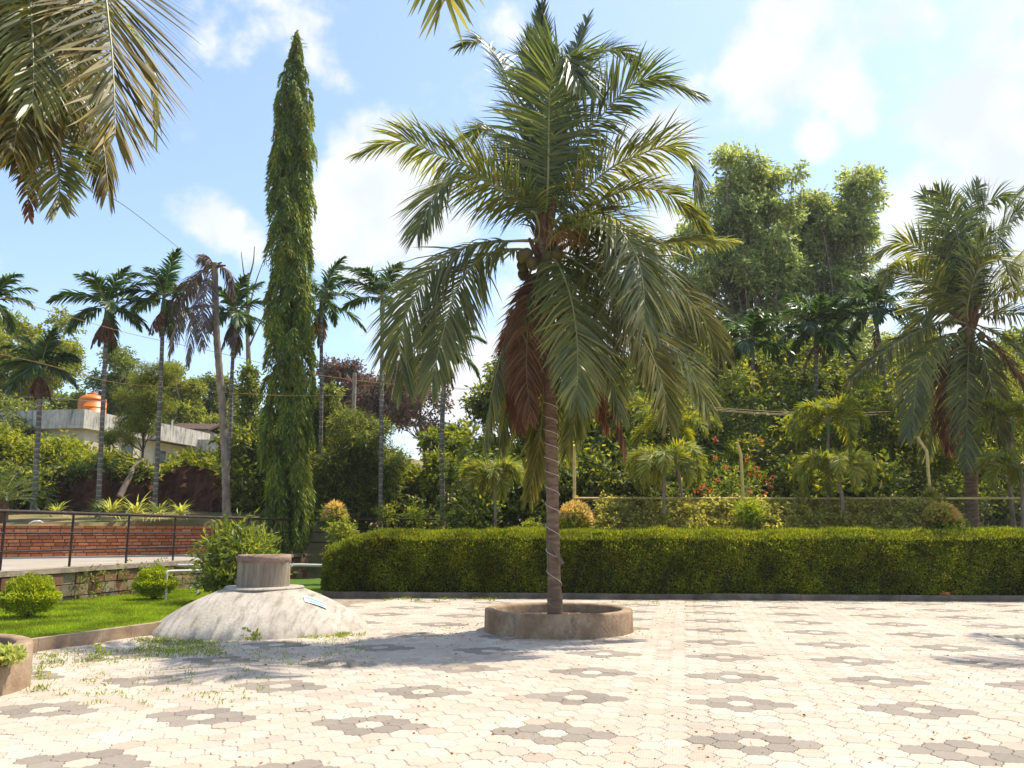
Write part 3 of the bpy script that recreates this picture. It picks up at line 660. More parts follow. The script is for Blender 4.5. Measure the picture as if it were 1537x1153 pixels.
# dome
DC = np.array([-3.95, 13.78]); DR = 1.62
t = thing('cement_dome', 'low lime-washed cement dome with a round neck, like a buried tank, beside the lawn', 'water tank', (*DC, 0))
n = 96; a = np.linspace(0, 6.283, n, endpoint=False); rng = np.random.default_rng(6)
wob = .018 * np.sin(2 * a + .5) + .012 * np.sin(5 * a) + .006 * np.sin(11 * a + 2) + rng.normal(0, .002, n)
prof = [(1.64, -.03), (1.60, .04), (1.50, .13), (1.34, .24), (1.14, .36), (.92, .47), (.72, .555), (.60, .60), (.50, .62), (.3, .63)]
b = MB(); b.lathe((*DC, 0), catmull([(p[0], 0, p[1]) for p in prof], 40)[:, [0, 2]], n, 0, True, wob); b.build('dome', M['dome'], t)
b = MB(); b.lathe((*DC, 0), [(.30, .60), (.60, .595), (.62, .61), (.60, .632), (.3, .645)], 48, 0, True, .05 * np.sin(3 * np.linspace(0, 6.283, 48, endpoint=False))); b.build('collar', M['dome'], t)
b = MB(); b.lathe((*DC, 0), [(.41, .64), (.405, .98), (.407, 1.01)], 40); b.build('neck', M['neck'], t)
wr = np.random.default_rng(3).normal(0, .012, 40)
b = MB(); b.lathe((*DC, 0), [(.407, 1.008), (.413, 1.012), (.416, 1.07), (.41, 1.125), (.34, 1.12), (.33, 1.0), (.02, .98)], 40, 0, True, wr); b.build('rim', M['neck_band'], t)
# paper on the dome's right flank
pc = np.array([DC[0] + .93, DC[1] - .42, .0])
def dome_z(x, y):
    r = math.hypot(x - DC[0], y - DC[1]); pr = np.array(prof)[::-1]; return float(np.interp(r, pr[:, 0], pr[:, 1]))
def sheet(cx, cy, w_, h_, lift, nx=8, ny=4, ang=.35):
    V = []
    for j in range(ny + 1):
        for i in range(nx + 1):
            u_, v_ = (i / nx - .5) * w_, (j / ny - .5) * h_
            x, y = cx + u_ * math.cos(ang) - v_ * math.sin(ang), cy + u_ * math.sin(ang) + v_ * math.cos(ang)
            V.append([x, y, dome_z(x, y) + .012 + lift])
    q = [[j * (nx + 1) + i, j * (nx + 1) + i + 1, (j + 1) * (nx + 1) + i + 1, (j + 1) * (nx + 1) + i] for j in range(ny) for i in range(nx)]
    return np.array(V), np.array(q)
t = thing('printed_sheet', 'small white and blue printed sheet lying on the right flank of the cement dome', 'sheet', (pc[0], pc[1], dome_z(pc[0], pc[1]) + .02))
b = MB(); b.add(*sheet(pc[0], pc[1], .34, .2, 0)); b.build('sheet', M['paper'], t)
b = MB(); b.add(*sheet(pc[0] - .01, pc[1] + .045, .29, .055, .005)); b.add(*sheet(pc[0] + .03, pc[1] - .045, .2, .05, .005)); b.build('print', M['blue'], t)
# hedge
def hedge_prof(s):  # height along the hedge, rounded at its left end
    s = np.asarray(s, float); e = np.clip(s / 2.0, 0, 1)
    return (.72 + .77 * np.sqrt(np.clip(1 - (1 - e) ** 2, 0, 1))) + .022 * np.sin(s * 1.7) + .016 * np.sin(s * 4.1 + 1) + .012 * np.sin(s * 9.7)
H0 = HEDGE_A + hn * .17 - hd * 1.42; HL = 21.0; HD = 1.35
def hbulge(s, z): return .03 * np.sin(s * 17 + z * 11) * np.sin(s * 5 - z * 19) + .05 * np.sin(s * 2.1 + z * 2) + .04 * np.sin(s * 5.3 + z * 4 + 1) + .03 * np.sin(s * 9.1 - z * 7)
def htop(s, z): return .34 * np.clip((z / hedge_prof(s) - .62) / .38, 0, 1) ** 1.7
def hend(s): return .55 * (1 - np.sqrt(np.clip(1 - (1 - np.clip(s / .9, 0, 1)) ** 2, 0, 1)))   # how far the face curves back at the end
t = thing('hedge', 'long clipped green hedge with a flat top along the back of the paved yard', 'hedge', (*(H0 + hd * 8), 0))
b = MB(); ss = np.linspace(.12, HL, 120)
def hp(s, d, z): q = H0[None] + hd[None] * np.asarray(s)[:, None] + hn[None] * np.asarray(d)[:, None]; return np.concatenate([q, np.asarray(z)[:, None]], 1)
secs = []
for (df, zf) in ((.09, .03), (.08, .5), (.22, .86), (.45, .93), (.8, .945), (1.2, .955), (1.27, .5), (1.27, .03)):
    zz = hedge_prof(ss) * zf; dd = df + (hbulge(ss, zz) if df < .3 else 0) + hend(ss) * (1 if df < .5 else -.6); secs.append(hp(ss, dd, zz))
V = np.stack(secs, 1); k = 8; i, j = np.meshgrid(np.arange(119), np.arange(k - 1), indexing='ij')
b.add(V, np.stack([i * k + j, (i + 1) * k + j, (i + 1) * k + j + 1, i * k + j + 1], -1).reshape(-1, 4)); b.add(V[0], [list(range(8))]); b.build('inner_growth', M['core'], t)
rng = np.random.default_rng(21); b = MB()
n = 135000; s = rng.uniform(0, 17.5, n); f = rng.random(n) ** .9; z = .02 + f * (hedge_prof(s) - .03); d = hbulge(s, z) + hend(s) + htop(s, z) + rng.uniform(-.02, .12, n)
p = hp(s, d, z); nv = np.array([-hn[0], -hn[1], 0]); nv2 = np.where((s < .9)[:, None], nrm(nv[None] - np.array([*hd, 0])[None] * (1 - s / .9)[:, None] * 1.3), nv[None])
dd = nv2 * .75 + rng.normal(0, .55, (n, 3)) + np.array([0, 0, .35]); b.leaves(p, dd, rng.uniform(.04, .075, n), rng.uniform(.02, .034, n), 0, rng)
n = 14000; s = rng.uniform(0, 17.5, n); z = hedge_prof(s) - np.abs(rng.normal(0, .16, n)); d = hbulge(s, z) + hend(s) + htop(s, z) - rng.uniform(0, .07, n)
b.leaves(hp(s, d, z), np.array([0, 0, .9]) - nv * -.5 * 1.0 + rng.normal(0, .5, (n, 3)), rng.uniform(.05, .09, n), rng.uniform(.018, .03, n), 0, rng)
n = 90000; s = rng.uniform(.05, 19, n); d = rng.uniform(-.03, HD, n); z = hedge_prof(s) + rng.normal(0, .018, n) - .05 * (np.abs(d / HD - .5) * 2) ** 6 - .10 * np.clip(1 - d / .34, 0, 1) ** 1.5
p = hp(s, d + hend(s) * (1 - d / HD), z - .02); dd = np.array([0, 0, 1.]) + rng.normal(0, .5, (n, 3)); b.leaves(p, dd, rng.uniform(.035, .08, n), rng.uniform(.01, .02, n), 0, rng)
n = 9000; s = rng.uniform(.05, 19, n); d = rng.uniform(0, HD, n); z = hedge_prof(s) + .05 * np.maximum(0, np.sin(s * 3.3) * np.sin(s * 7.9 + d * 3))
dd = np.array([0, 0, 1.]) + rng.normal(0, .28, (n, 3)); b.leaves(hp(s, d, z - .02), dd, rng.uniform(.06, .12, n), .012, 0, rng)
b.build('foliage', M['hedge'], t)

# ================================================================== coconut palms
def px_frond(t, base, pts, Y0, dY, seed, m='frond', rm='rachis', **kw):
    """pts: image positions along the midrib, with depth running from Y0 to Y0+dY"""
    if kw.pop('auto', 0):
        h_ = np.sign(pts[-1][0] - pts[0][0]) * min(1., abs(pts[-1][0] - pts[0][0]) / 90); kw.setdefault('face', (.8 * h_, -.65, 0))
    n = len(pts); q = [np.asarray(base, float)]
    for k, (x, y) in enumerate(pts):
        f = (k + 1) / n; q.append(P(x, y, Y0 + dY * f))
    b = MB(); frond_mesh(b, q, rng=np.random.default_rng(seed), **kw); return b.build('frond', [M[m], M[rm]], t)
Y = 13.45
tr_px = [(834, 925), (831, 840), (829, 740), (826, 620), (822, 500), (816, 410), (815, 330)]
base = P(834, 925, Y); base[2] = .15
t = thing('coconut_palm', 'big coconut palm in the middle of the yard, its trunk wound with pale rope', 'palm tree', tuple(base), 'coconut palms')
tp = [base - [0, 0, .05]] + [P(x, y, Y) for x, y in tr_px[1:]]
palm_trunk(tp, .104, .088, 'bark', t, .03, 1.3)
hub = P(815, 372, Y)
U = dict(m='frond_top'); O = dict(m='frond_old', droop=.7, vee=-.15)
mf = [  # (points, depth change, options)
    ([(822, 283), (824, 167), (829, 117), (846, 84), (872, 125)], -1.7, dict(m='frond_top', L=1.15, vee=.15, droop=.25, a0=75, W=.042)),
    ([(818, 250), (815, 130), (812, 8)], .2, dict(m='frond_top', L=.75, a0=38, a1=14, droop=.1)),
    ([(812, 240), (800, 130), (796, 50)], .5, dict(m='frond_top', L=.8, a0=40, a1=15, droop=.15)),
    ([(800, 270), (772, 150), (750, 92), (722, 62), (692, 70)], 1.3, dict(m='frond_top', L=.8, droop=.3)),
    ([(832, 240), (853, 110), (868, 65), (882, 28)], .7, dict(m='frond_top', L=.75, a0=45, droop=.15)),
    ([(834, 250), (866, 140), (893, 84), (932, 76), (957, 98)], 1.1, dict(m='frond_top', L=.9, droop=.3)),
    ([(840, 290), (876, 200), (900, 177), (937, 137), (978, 118), (1043, 140)], -.5, dict(m='frond_top', L=1.0, droop=.3, face=(.7,-.7,0))),
    ([(848, 316), (912, 256), (958, 233), (1006, 219), (1038, 246), (1046, 290)], -.4, dict(L=1.0, droop=.4, face=(.8,-.6,0))),
    ([(855, 330), (940, 285), (1000, 290), (1040, 320), (1062, 350)], .7, dict(L=.8, droop=.4)),
    ([(795, 305), (735, 262), (667, 236), (604, 212), (542, 230)], .9, dict(L=1.0, droop=.35, face=(-.8,-.6,0))),
    ([(800, 316), (750, 285), (705, 264), (664, 278), (640, 320), (626, 352)], -1.1, dict(L=1.05, droop=.35, vee=.1, face=(-.5,-.8,0))),
    ([(770, 362), (708, 368), (655, 398), (620, 450), (600, 510), (606, 575)], -.3, dict(L=1.2, droop=.5, vee=0, W=.042, face=(-.45,-.9,0))),
    ([(775, 374), (725, 385), (688, 430), (665, 500), (648, 575)], -.9, dict(L=1.05, droop=.45, vee=0, face=(-.35,-.9,0))),
    ([(836, 352), (880, 336), (922, 340), (952, 378), (965, 425), (968, 485)], -1.7, dict(L=1.25, droop=.4, vee=.05, W=.042, face=(.45,-.9,0))),
    ([(850, 385), (900, 420), (960, 500), (992, 570), (1001, 630)], -1.2, dict(m='frond_old', L=.95, droop=.25, vee=.1, face=(.35,-.9,0))),
    ([(860, 365), (930, 375), (1000, 420), (1050, 470), (1082, 530)], .1, dict(m='frond_old', L=1.1, droop=.35, vee=.1, face=(.5,-.9,0))),
    ([(860, 390), (930, 430), (1000, 500), (1040, 560), (1063, 612)], -.4, dict(m='frond', L=1.05, droop=.35, vee=.1, face=(.5,-.9,0))),
    ([(870, 350), (960, 370), (1030, 362), (1096, 362)], 1.0, dict(L=.75, droop=.4)),
    ([(836, 395), (855, 440), (866, 510), (866, 600)], -1.6, dict(L=1.0, droop=.4, vee=.1, W=.04)),
    ([(845, 400), (890, 470), (915, 550), (930, 620)], -1.0, dict(L=.9, droop=.5)),
    ([(800, 400), (775, 460), (745, 560), (728, 660)], -.3, dict(L=.8, droop=.6, vee=-.3)),
    ([(808, 420), (790, 500), (765, 590), (752, 670)], .5, dict(L=.85, droop=.6, vee=-.3)),
    ([(814, 430), (816, 560), (810, 660), (794, 745)], .5, dict(m='frond_old', L=.8, droop=.5, vee=-.1, a0=45)),
    ([(826, 430), (860, 520), (868, 600), (850, 680)], .7, dict(L=.8, droop=.6, vee=-.2)),
    ([(806, 420), (795, 470), (790, 550), (796, 625)], -.8, dict(m='frond_dead', rm='rachis_brown', L=.68, droop=.6, vee=-.1, face=(.3, -1, 0))),
    ([(800, 430), (775, 500), (772, 570), (780, 640)], -.2, dict(m='frond_dead', rm='rachis_brown', L=.62, droop=.7, vee=-.2, face=(-.2, -1, 0))),
       ([(845, 420), (905, 520), (926, 600), (938, 672)], -.3, dict(m='frond_dead', rm='rachis_brown', L=.7, droop=.9, vee=-.4)),
    ([(845, 430), (885, 530), (900, 590), (912, 640)], .9, dict(m='frond_dead', rm='rachis_brown', L=.6, droop=.9, vee=-.4)),
    ([(795, 300), (765, 225), (735, 195), (702, 206)], 1.4, dict(m='frond_top', L=.9, droop=.35)),
    ([(850, 345), (900, 320), (950, 350), (985, 420)], 1.6, dict(L=.9, droop=.5)),
    ([(850, 380), (915, 410), (955, 480), (975, 560)], 1.5, dict(m='frond_old', L=1.05, droop=.35, face=(.5,-.8,0))),
]
for k, (pts, dY, o) in enumerate(mf):
    o = dict(o); o.setdefault('n', 170); o['L'] = o.get('L', .95) * 1.03; o['W'] = o.get('W', .036) * .85; px_frond(t, hub + np.array([0, 0, .12 * (1 if k < 12 else -1)]), pts, Y, dY, 100 + k, **o)
b = MB(); rng = np.random.default_rng(9)
for k in range(14):   # leaf bases and fibre round the heart
    a = rng.uniform(0, 6.28); e = rng.uniform(.2, 1.3); d = np.array([math.cos(a) * math.cos(e), math.sin(a) * math.cos(e), math.sin(e)])
    c0 = hub + np.array([0, 0, rng.uniform(-.45, .25)]); b.tube(catmull([c0, c0 + d * .25, c0 + d * rng.uniform(.4, .6) + [0, 0, .05]], 6), np.linspace(.075, .025, 6), 6)
b.build('leaf_base', M['fibre'], t)
def coconuts(t, hub, n, seed, s=1.0, zr=(-.55, -.2), side=None):
    r = np.random.default_rng(seed)
    for k in range(n):
        a = r.uniform(2.6, 5.6) if side is None else r.uniform(*side); rr = r.uniform(.2, .42); c = hub + np.array([rr * math.cos(a), rr * math.sin(a), r.uniform(*zr)])
        b = MB(); q = .105 * s; b.lathe(c, [(.004, -1.15 * q), (.5 * q, -1.02 * q), (.88 * q, -.5 * q), (q, .05 * q), (.8 * q, .68 * q), (.45 * q, .98 * q), (.15 * q, 1.1 * q)], 12); b.build('coconut', M['coconut'], t)
coconuts(t, hub, 8, 4)
b = MB(); rng = np.random.default_rng(14); c0 = P(845, 345, Y - .3); n = 150
pp = c0 + rng.normal(0, 1, (n, 3)) * [.2, .12, .06]; b.leaves(pp, np.array([.25, -.1, -.9]) + rng.normal(0, .35, (n, 3)), .34, .014, 0, rng)
b.tube(catmull([hub, P(838, 330, Y - .2), P(866, 322, Y - .4)], 8), .018, 6); b.build('flower_stalk', M['flowerstalk'], t)
b = MB(); q = catmull([P(824, 345, Y - .15), P(829, 310, Y - .2), P(832, 282, Y - .18)], 10); b.tube(q, np.array([.02, .05, .07, .075, .07, .06, .05, .035, .02, .005]), 8); b.build('sheath', M['fibre'], t)
# rope wound on the trunk and two strips of wood held by it
tc_ = catmull(tp, 200); hs_ = np.linspace(0, 1, 200)
wind = [(938 - 30, 0), (862, 1), (831, 2), (812, 2.5), (775, 3.5), (746, 4.5), (720, 5.5), (699, 6.5), (678, 7.5), (657, 8.5), (637, 9.5), (617, 10.5), (606, 11)]
zz = [P(830, y, Y)[2] for y, _ in wind]; ph = np.linspace(0, 11.5, 420); rp = []
for f in ph:
    z = np.interp(f, [w_[1] for w_ in wind] + [11.5], zz + [zz[-1] + .12]); c = np.array([np.interp(z, tc_[:, 2], tc_[:, k]) for k in range(2)])
    a = 2 * math.pi * f + 2.2; rr = .112 + .004 * math.sin(f * 9)
    rp.append([c[0] + rr * math.cos(a), c[1] - rr * math.sin(a), z])
rp.append(np.array(rp[-1]) + [.14, -.03, .07])
b = MB(); b.tube(rp, .0075, 5); tag(b.build('rope', M['rope'], None, tuple(rp[0])), 'pale rope wound round the trunk of the big coconut palm', 'rope')
def strip(p0, p1, w_, th, label):
    p0, p1 = np.array(p0), np.array(p1); d = nrm(p1 - p0); s = nrm(np.cross(d, [0, 1., 0])); u = np.cross(s, d)
    b = MB(); b.box((p0 + p1) / 2, [np.linalg.norm(p1 - p0), w_, th], np.array([d, s, u])); b.V[0] += np.random.default_rng(3).normal(0, .003, b.V[0].shape)
    tag(b.build('wood_strip', M['wood'], None, tuple((p0 + p1) / 2)), label, 'wood strip')
strip(P(826, 816, Y - .15), P(845, 847, Y - .15), .05, .02, 'short grey strip of wood held slantwise by the rope on the palm trunk')
strip(P(822, 855, Y - .05), P(821, 792, Y - .02), .02, .02, 'thin upright stick tied to the left side of the palm trunk')

# right-hand coconut palm, beyond the fence
Y = 23.5; base = P(1458, 800, Y); base[2] = float(terrain(base[0], Y)) - .05
t = thing('coconut_palm', 'coconut palm standing behind the fence at the right edge of the photo', 'palm tree', tuple(base), 'coconut palms')
palm_trunk([base, P(1458, 740, Y), P(1457, 650, Y), P(1455, 560, Y), P(1455, 470, Y)], .175, .14, 'bark', t, .03, 1.2)
hub = P(1455, 488, Y)
rf = [([(1451, 440), (1448, 371), (1458, 310), (1471, 278)], .3, U), ([(1440, 440), (1424, 365), (1403, 315), (1386, 294)], .4, U), ([(1446, 420), (1434, 340), (1416, 298), (1404, 285)], -.5, U),
      ([(1439, 455), (1399, 427), (1362, 407), (1336, 403), (1332, 424)], -.6, {}), ([(1432, 430), (1393, 383), (1352, 364), (1316, 384)], .6, {}),
      ([(1432, 482), (1385, 494), (1340, 519), (1297, 551), (1274, 574)], -.5, dict(m='frond_old', droop=.6)), ([(1440, 498), (1402, 519), (1378, 560), (1371, 620), (1362, 655)], -1.2, dict(droop=.6)),
      ([(1454, 520), (1452, 570), (1451, 640), (1449, 695)], -1.0, dict(droop=.5)), ([(1468, 507), (1483, 559), (1495, 619), (1502, 662)], -1.2, dict(m='frond_old', droop=.5)),
      ([(1475, 500), (1510, 540), (1540, 590), (1552, 640)], -.3, dict(m='frond_dead', rm='rachis_brown', droop=.8)), ([(1440, 510), (1428, 560), (1422, 620), (1424, 670)], .3, dict(m='frond_dead', rm='rachis_brown', droop=.8)),
      ([(1471, 462), (1519, 438), (1560, 440), (1602, 474)], .2, {}), ([(1461, 435), (1491, 371), (1528, 318), (1562, 300)], .3, U), ([(1450, 430), (1466, 380), (1487, 350), (1505, 372)], -1.8, U),
      ([(1460, 400), (1479, 312), (1509, 297), (1527, 318)], .9, U), ([(1475, 475), (1530, 472), (1580, 500), (1605, 550)], -.5, {}), ([(1472, 490), (1520, 520), (1550, 570), (1560, 620)], .8, {}),
      ([(1442, 470), (1410, 450), (1385, 470), (1370, 520)], 1.5, {}), ([(1448, 450), (1430, 400), (1408, 380), (1380, 400)], 2.0, {}), ([(1452, 460), (1470, 400), (1500, 390), (1525, 430)], -2.0, {}),
      ([(1445, 505), (1410, 560), (1395, 620), (1390, 680)], .8, dict(droop=.6)), ([(1468, 440), (1500, 420), (1540, 400), (1580, 420)], 1.6, {})]
for k, (pts, dY, o) in enumerate(rf):
    o = dict(o); o['auto'] = 1; o.setdefault('L', 1.12); o.setdefault('n', 125); o.setdefault('W', .044); px_frond(t, hub, pts, Y, dY, 300 + k, **o)
coconuts(t, hub, 6, 8, 1.1, (-.6, -.1))
b = MB(); rng = np.random.default_rng(19)
for k in range(10):
    a = rng.uniform(0, 6.28); e = rng.uniform(.3, 1.3); d = np.array([math.cos(a) * math.cos(e), math.sin(a) * math.cos(e), math.sin(e)]); b.tube([hub - [0, 0, .3], hub + d * .3, hub + d * .7], [.1, .06, .03], 6)
b.build('leaf_base', M['fibre'], t)

# the palm whose crown hangs into the top left corner, rooted in the left planter
Y = 8.35; base = np.array([RC2[0] + .1, RC2[1], .2]); hub = P(-48, 205, Y)
t = thing('coconut_palm', 'coconut palm at the left edge whose yellowish fronds hang into the top left corner', 'palm tree', tuple(base), 'coconut palms')
palm_trunk([base, base * .6 + hub * .4 + [-.1, 0, 0], hub, hub + [0.03, 0, .35]], .13, .11, 'bark', t, .035, 1.25)
ff = 'frond_gold'
lf = [([(20, 20), (95, -85), (148, -40), (165, 50), (171, 130), (173, 205)], -2.0, dict(m=ff, L=1.32, n=190, a0=49, a1=16, droop=.05, vee=.05, ragged=.05)),
      ([(-10, 60), (40, 45), (68, 120), (66, 222)], -1.3, dict(m=ff, L=.85, droop=.7)),
      ([(-40, 20), (0, -60), (40, -20), (50, 90), (48, 160)], -1.9, dict(m='frond', L=1.0, droop=.5)),
      ([(60, 60), (140, 10), (200, 50), (226, 120), (232, 198)], .4, dict(m='frond', L=.7, droop=.5)),
      ([(20, 175), (70, 142), (115, 152), (150, 200), (163, 285)], -1.0, dict(m=ff, L=.7, n=170, droop=1.0, vee=-.3)),
      ([(20, 190), (66, 180), (86, 240), (90, 310)], -1.4, dict(m='frond', L=.7, droop=.2, face=(.1, -1, 0))),
      ([(-5, 205), (28, 205), (40, 255), (43, 324)], -1.0, dict(m='frond_dead', rm='rachis_brown', L=.35, droop=.5, n=60)),
      ([(0, 215), (30, 238), (50, 262), (60, 290)], .2, dict(m='frond_dead', rm='rachis_brown', L=.35, droop=.8)),
      ([(-20, 130), (5, 90), (22, 140), (25, 235)], -1.0, dict(m=ff, L=.8, droop=.4)), ([(40, 60), (85, 20), (108, 80), (112, 180)], -.9, dict(m='frond', L=.85, droop=.3)), ([(-10, 60), (30, -30), (80, -20), (100, 60)], -1.2, dict(m=ff, L=.9, droop=.3)),
      ([(-90, 100), (-160, 60), (-220, 110), (-250, 220)], -.6, dict(L=.9)), ([(-100, 180), (-180, 190), (-230, 280)], .8, dict(L=.9)), ([(-60, 90), (-90, -60), (-130, -160)], .7, dict(m='frond_top', L=.8)),
      ([(-20, 60), (10, -90), (60, -170)], 1.0, dict(m='frond_top', L=.8)), ([(-60, 90), (-70, -20), (-60, -130), (-20, -160)], -.6, dict(m='frond_top', L=.8)),
      ([(10, 120), (70, 60), (115, 75), (140, 140)], 1.2, dict(m='frond', L=.8, droop=.6)), ([(-5, 140), (20, 100), (30, 150), (20, 230)], -1.6, dict(m=ff, L=.8, droop=.6))]
for k, (pts, dY, o) in enumerate(lf):
    o = dict(o); o.setdefault('n', 130); o['W'] = .024; px_frond(t, hub, pts, Y, dY, 400 + k, **o)
b = MB(); b.tube(catmull([hub + [0, 0, -.1], P(5, 238, Y - .3), P(40, 250, Y - .3)], 8), np.linspace(.06, .02, 8), 7); b.build('flower_stalk', M['fibre'], t)
# a palm just behind the camera: only one frond tip shows, at the top
base = np.array([-1.6, -1.0, 0.]); hub = np.array([-1.5, -.8, 6.0])
t = thing('coconut_palm', 'coconut palm overhead, only one hanging frond tip shows at the top edge', 'palm tree', tuple(base), 'coconut palms')
palm_trunk([base, [-1.62, -1.0, 3], hub], .13, .11, 'bark', t, .035, 1.3)
q = [hub, [-1.2, .8, 7.2], [-.8, 2.6, 7.2], [-.5, 3.9, 6.1], P(655, -150, 4.7), P(668, 2, 4.8)]
b = MB(); frond_mesh(b, q, n=150, L=1.0, W=.028, droop=.1, vee=.05, a0=60, a1=26, face=(0, -1, 0), rng=np.random.default_rng(77)); b.build('frond', [M['frond'], M['rachis']], t)
for k in range(14):
    b = MB(); az = k * 2.4 + 1.2
    if math.cos(az) > .55: az += math.pi
    frond_mesh(b, arc(hub, az, 1.3 - .1 * k, 4.2, 1.9, 8), n=60, rng=np.random.default_rng(500 + k)); b.build('frond', [M['frond'], M['rachis']], t)
# a palm beyond the right edge: the photo shows its shadow on the paving
base = np.array([11.0, 12.2, 0.]); hub = np.array([10.9, 12.3, 6.4])
t = thing('coconut_palm', 'coconut palm beyond the right edge, seen only by its frond shadow on the paving', 'palm tree', tuple(base), 'coconut palms')
palm_trunk([base, [11.05, 12.2, 3], hub], .13, .11, 'bark', t, .035, 1.3)
for k in range(16):
    b = MB(); az = k * 2.4; frond_mesh(b, arc(hub, az, 1.2 - .1 * k, 3.4, 1.8, 8), n=60, rng=np.random.default_rng(600 + k)); b.build('frond', [M['frond'], M['rachis']], t)

# ================================================================== areca palms
def areca(label, Y, bx, by, hx, hy, fl, nf, seed, brown=0, r=.075, el=(-.55, 1.52), mid=None, name='areca_palm', group='areca palms', leafm='areca', L=.62, W=.06, nl=52, bend=(.6, 1.3), droop=.5, vj=.22, a0=50, a1=14, trunk_m='bark_ring', shaft=.65, vee=.2, az0=0., tan_=0):
    rng = np.random.default_rng(seed); base = P(bx, by, Y); hub = P(hx, hy, Y)
    t = thing(name, label, 'palm tree', tuple(base), group)
    mids = [P(mid[0], mid[1], Y)] if mid else [base * .5 + hub * .5 + [rng.normal(0, .05), 0, 0]]
    dn = nrm(hub - mids[-1]); sh0 = hub - dn * shaft
    palm_trunk([base - [0, 0, .4]] + mids + [sh0], r, r * .8, trunk_m, t, .02, 1.15)
    b = MB(); b.tube(catmull([sh0 - dn * .02, sh0 + dn * shaft * .3, hub + dn * .05], 10), np.interp(np.linspace(0, 1, 10), [0, .25, 1], [r * .85, r * 1.25, r * .55]), 10); b.build('crown_shaft', M['shaft'], t)
    for k in range(nf):
        az = az0 + k * 2.3999 + rng.normal(0, .2); e = el[1] - (el[1] - el[0]) * (k + .3) / nf + rng.normal(0, .08)
        pts = arc(hub - dn * .1 * rng.random(), az, e, fl * rng.uniform(.85, 1.1), rng.uniform(*bend), 8, 1.3)
        b = MB(); frond_mesh(b, pts, n=nl, L=L, W=W, droop=droop, vee=vee, a0=a0, a1=a1, start=.16, rach=.016, rng=rng, segs=4, ragged=.1, vj=vj, twist=rng.normal(0, .25)); b.build('frond', [M[leafm], M['rachis']], t)
    for k in range(brown):
        az = rng.uniform(0, 6.28); pts = arc(sh0 + dn * rng.uniform(.0, .25), az, -.75, fl * rng.uniform(.4, .65), .75, 6)
        b = MB(); frond_mesh(b, pts, n=22, L=.32, W=.05, droop=.9, vee=-.5, start=.05, rach=.012, rng=rng, segs=3); b.build('dead_frond', [M['frond_grey' if tan_ else 'frond_dead'], M['rachis_brown']], t)
    return t
areca('areca palm cut off by the left edge of the photo, only drooping green leaves showing', 30, -14, 745, -10, 452, 1.6, 11, 1)
areca('short areca palm with a dark brown hanging skirt at far left', 28, 52, 748, 62, 548, 1.4, 13, 2, 14, .09, shaft=.5)
areca('tall areca palm beside the orange tank with a brown bunch hanging under its crown', 29, 148, 760, 161, 458, 1.75, 14, 3, 14, .085, mid=(155, 600))
areca('tall areca palm in front of the house, leaning slightly right, with fruit under its crown', 30, 233, 756, 246, 446, 1.8, 15, 4, 5, .085, mid=(240, 600))
areca('areca palm half hidden behind the withered palm, with a pale dry leaf on its right', 31.5, 345, 700, 353, 468, 1.8, 14, 5, 10, .08, tan_=1)
areca('areca palm half hidden behind the right side of the tall mast tree', 31, 478, 790, 482, 452, 1.8, 14, 6, 3, .08)
areca('slender areca palm with upright leaves between the mast tree and the big coconut palm', 29, 571, 800, 574, 446, 1.75, 11, 7, 0, .08, el=(.15, 1.35))
areca('dark areca palm whose crown is overlapped by the left fronds of the big coconut palm', 30, 665, 790, 669, 520, 1.6, 13, 8, 8, .1)
areca('ragged areca palm with drooping leaves, leftmost of the three behind the fence', 28, 1139, 720, 1128, 512, 1.6, 16, 9, 2, .08, el=(-.3, 1.4))
areca('areca palm with a dense round crown, middle of the three behind the fence', 29, 1231, 720, 1225, 494, 1.75, 20, 10, 2, .08, el=(-.4, 1.45))
areca('areca palm behind the fence with a leaning trunk, next to the right coconut palm', 28, 1349, 760, 1312, 462, 1.7, 15, 11, 1, .08, mid=(1330, 590))
# young palms just behind the hedge
yk = dict(name='young_palm', group='young palms behind the hedge', leafm='foxtail', L=.38, W=.030, nl=100, droop=.25, vee=.35, vj=.55, a0=60, a1=25, trunk_m='bark_grey', shaft=.3)
areca('small young palm with arching yellow-green fronds left of the big coconut trunk', 21.6, 743, 810, 742, 712, .95, 10, 21, 0, .04, el=(.2, 1.3), bend=(1.8, 2.6), **yk)
areca('young palm with drooping yellowish plumes, right of the leftmost fence pole', 21.4, 1003, 810, 998, 690, 1.3, 11, 22, 0, .055, el=(.2, 1.2), bend=(2.0, 2.9), **yk)
areca('taller young palm with green plumes rising behind the drooping yellowish one', 22.8, 1028, 790, 1008, 640, 1.45, 11, 23, 0, .05, el=(.3, 1.35), bend=(1.6, 2.4), **{**yk, 'leafm': 'light'})
areca('young palm with golden arching plumes between the second and third fence poles', 21.4, 1266, 810, 1255, 700, 1.3, 11, 24, 0, .06, el=(.2, 1.2), bend=(1.9, 2.8), **yk)
areca('bright green young palm standing above the golden one', 22.6, 1240, 800, 1243, 632, 1.3, 12, 25, 0, .05, el=(.2, 1.4), bend=(1.6, 2.5), **{**yk, 'leafm': 'light'})
areca('young palm with light green plumes at the right edge of the photo', 22.6, 1522, 800, 1520, 632, 1.3, 11, 26, 0, .06, el=(.2, 1.3), bend=(1.6, 2.5), **{**yk, 'leafm': 'light'})
areca('low young palm at the right edge, in front of the taller light green one', 21.6, 1532, 810, 1530, 700, 1.1, 10, 27, 0, .05, el=(.2, 1.2), bend=(1.8, 2.6), **yk)
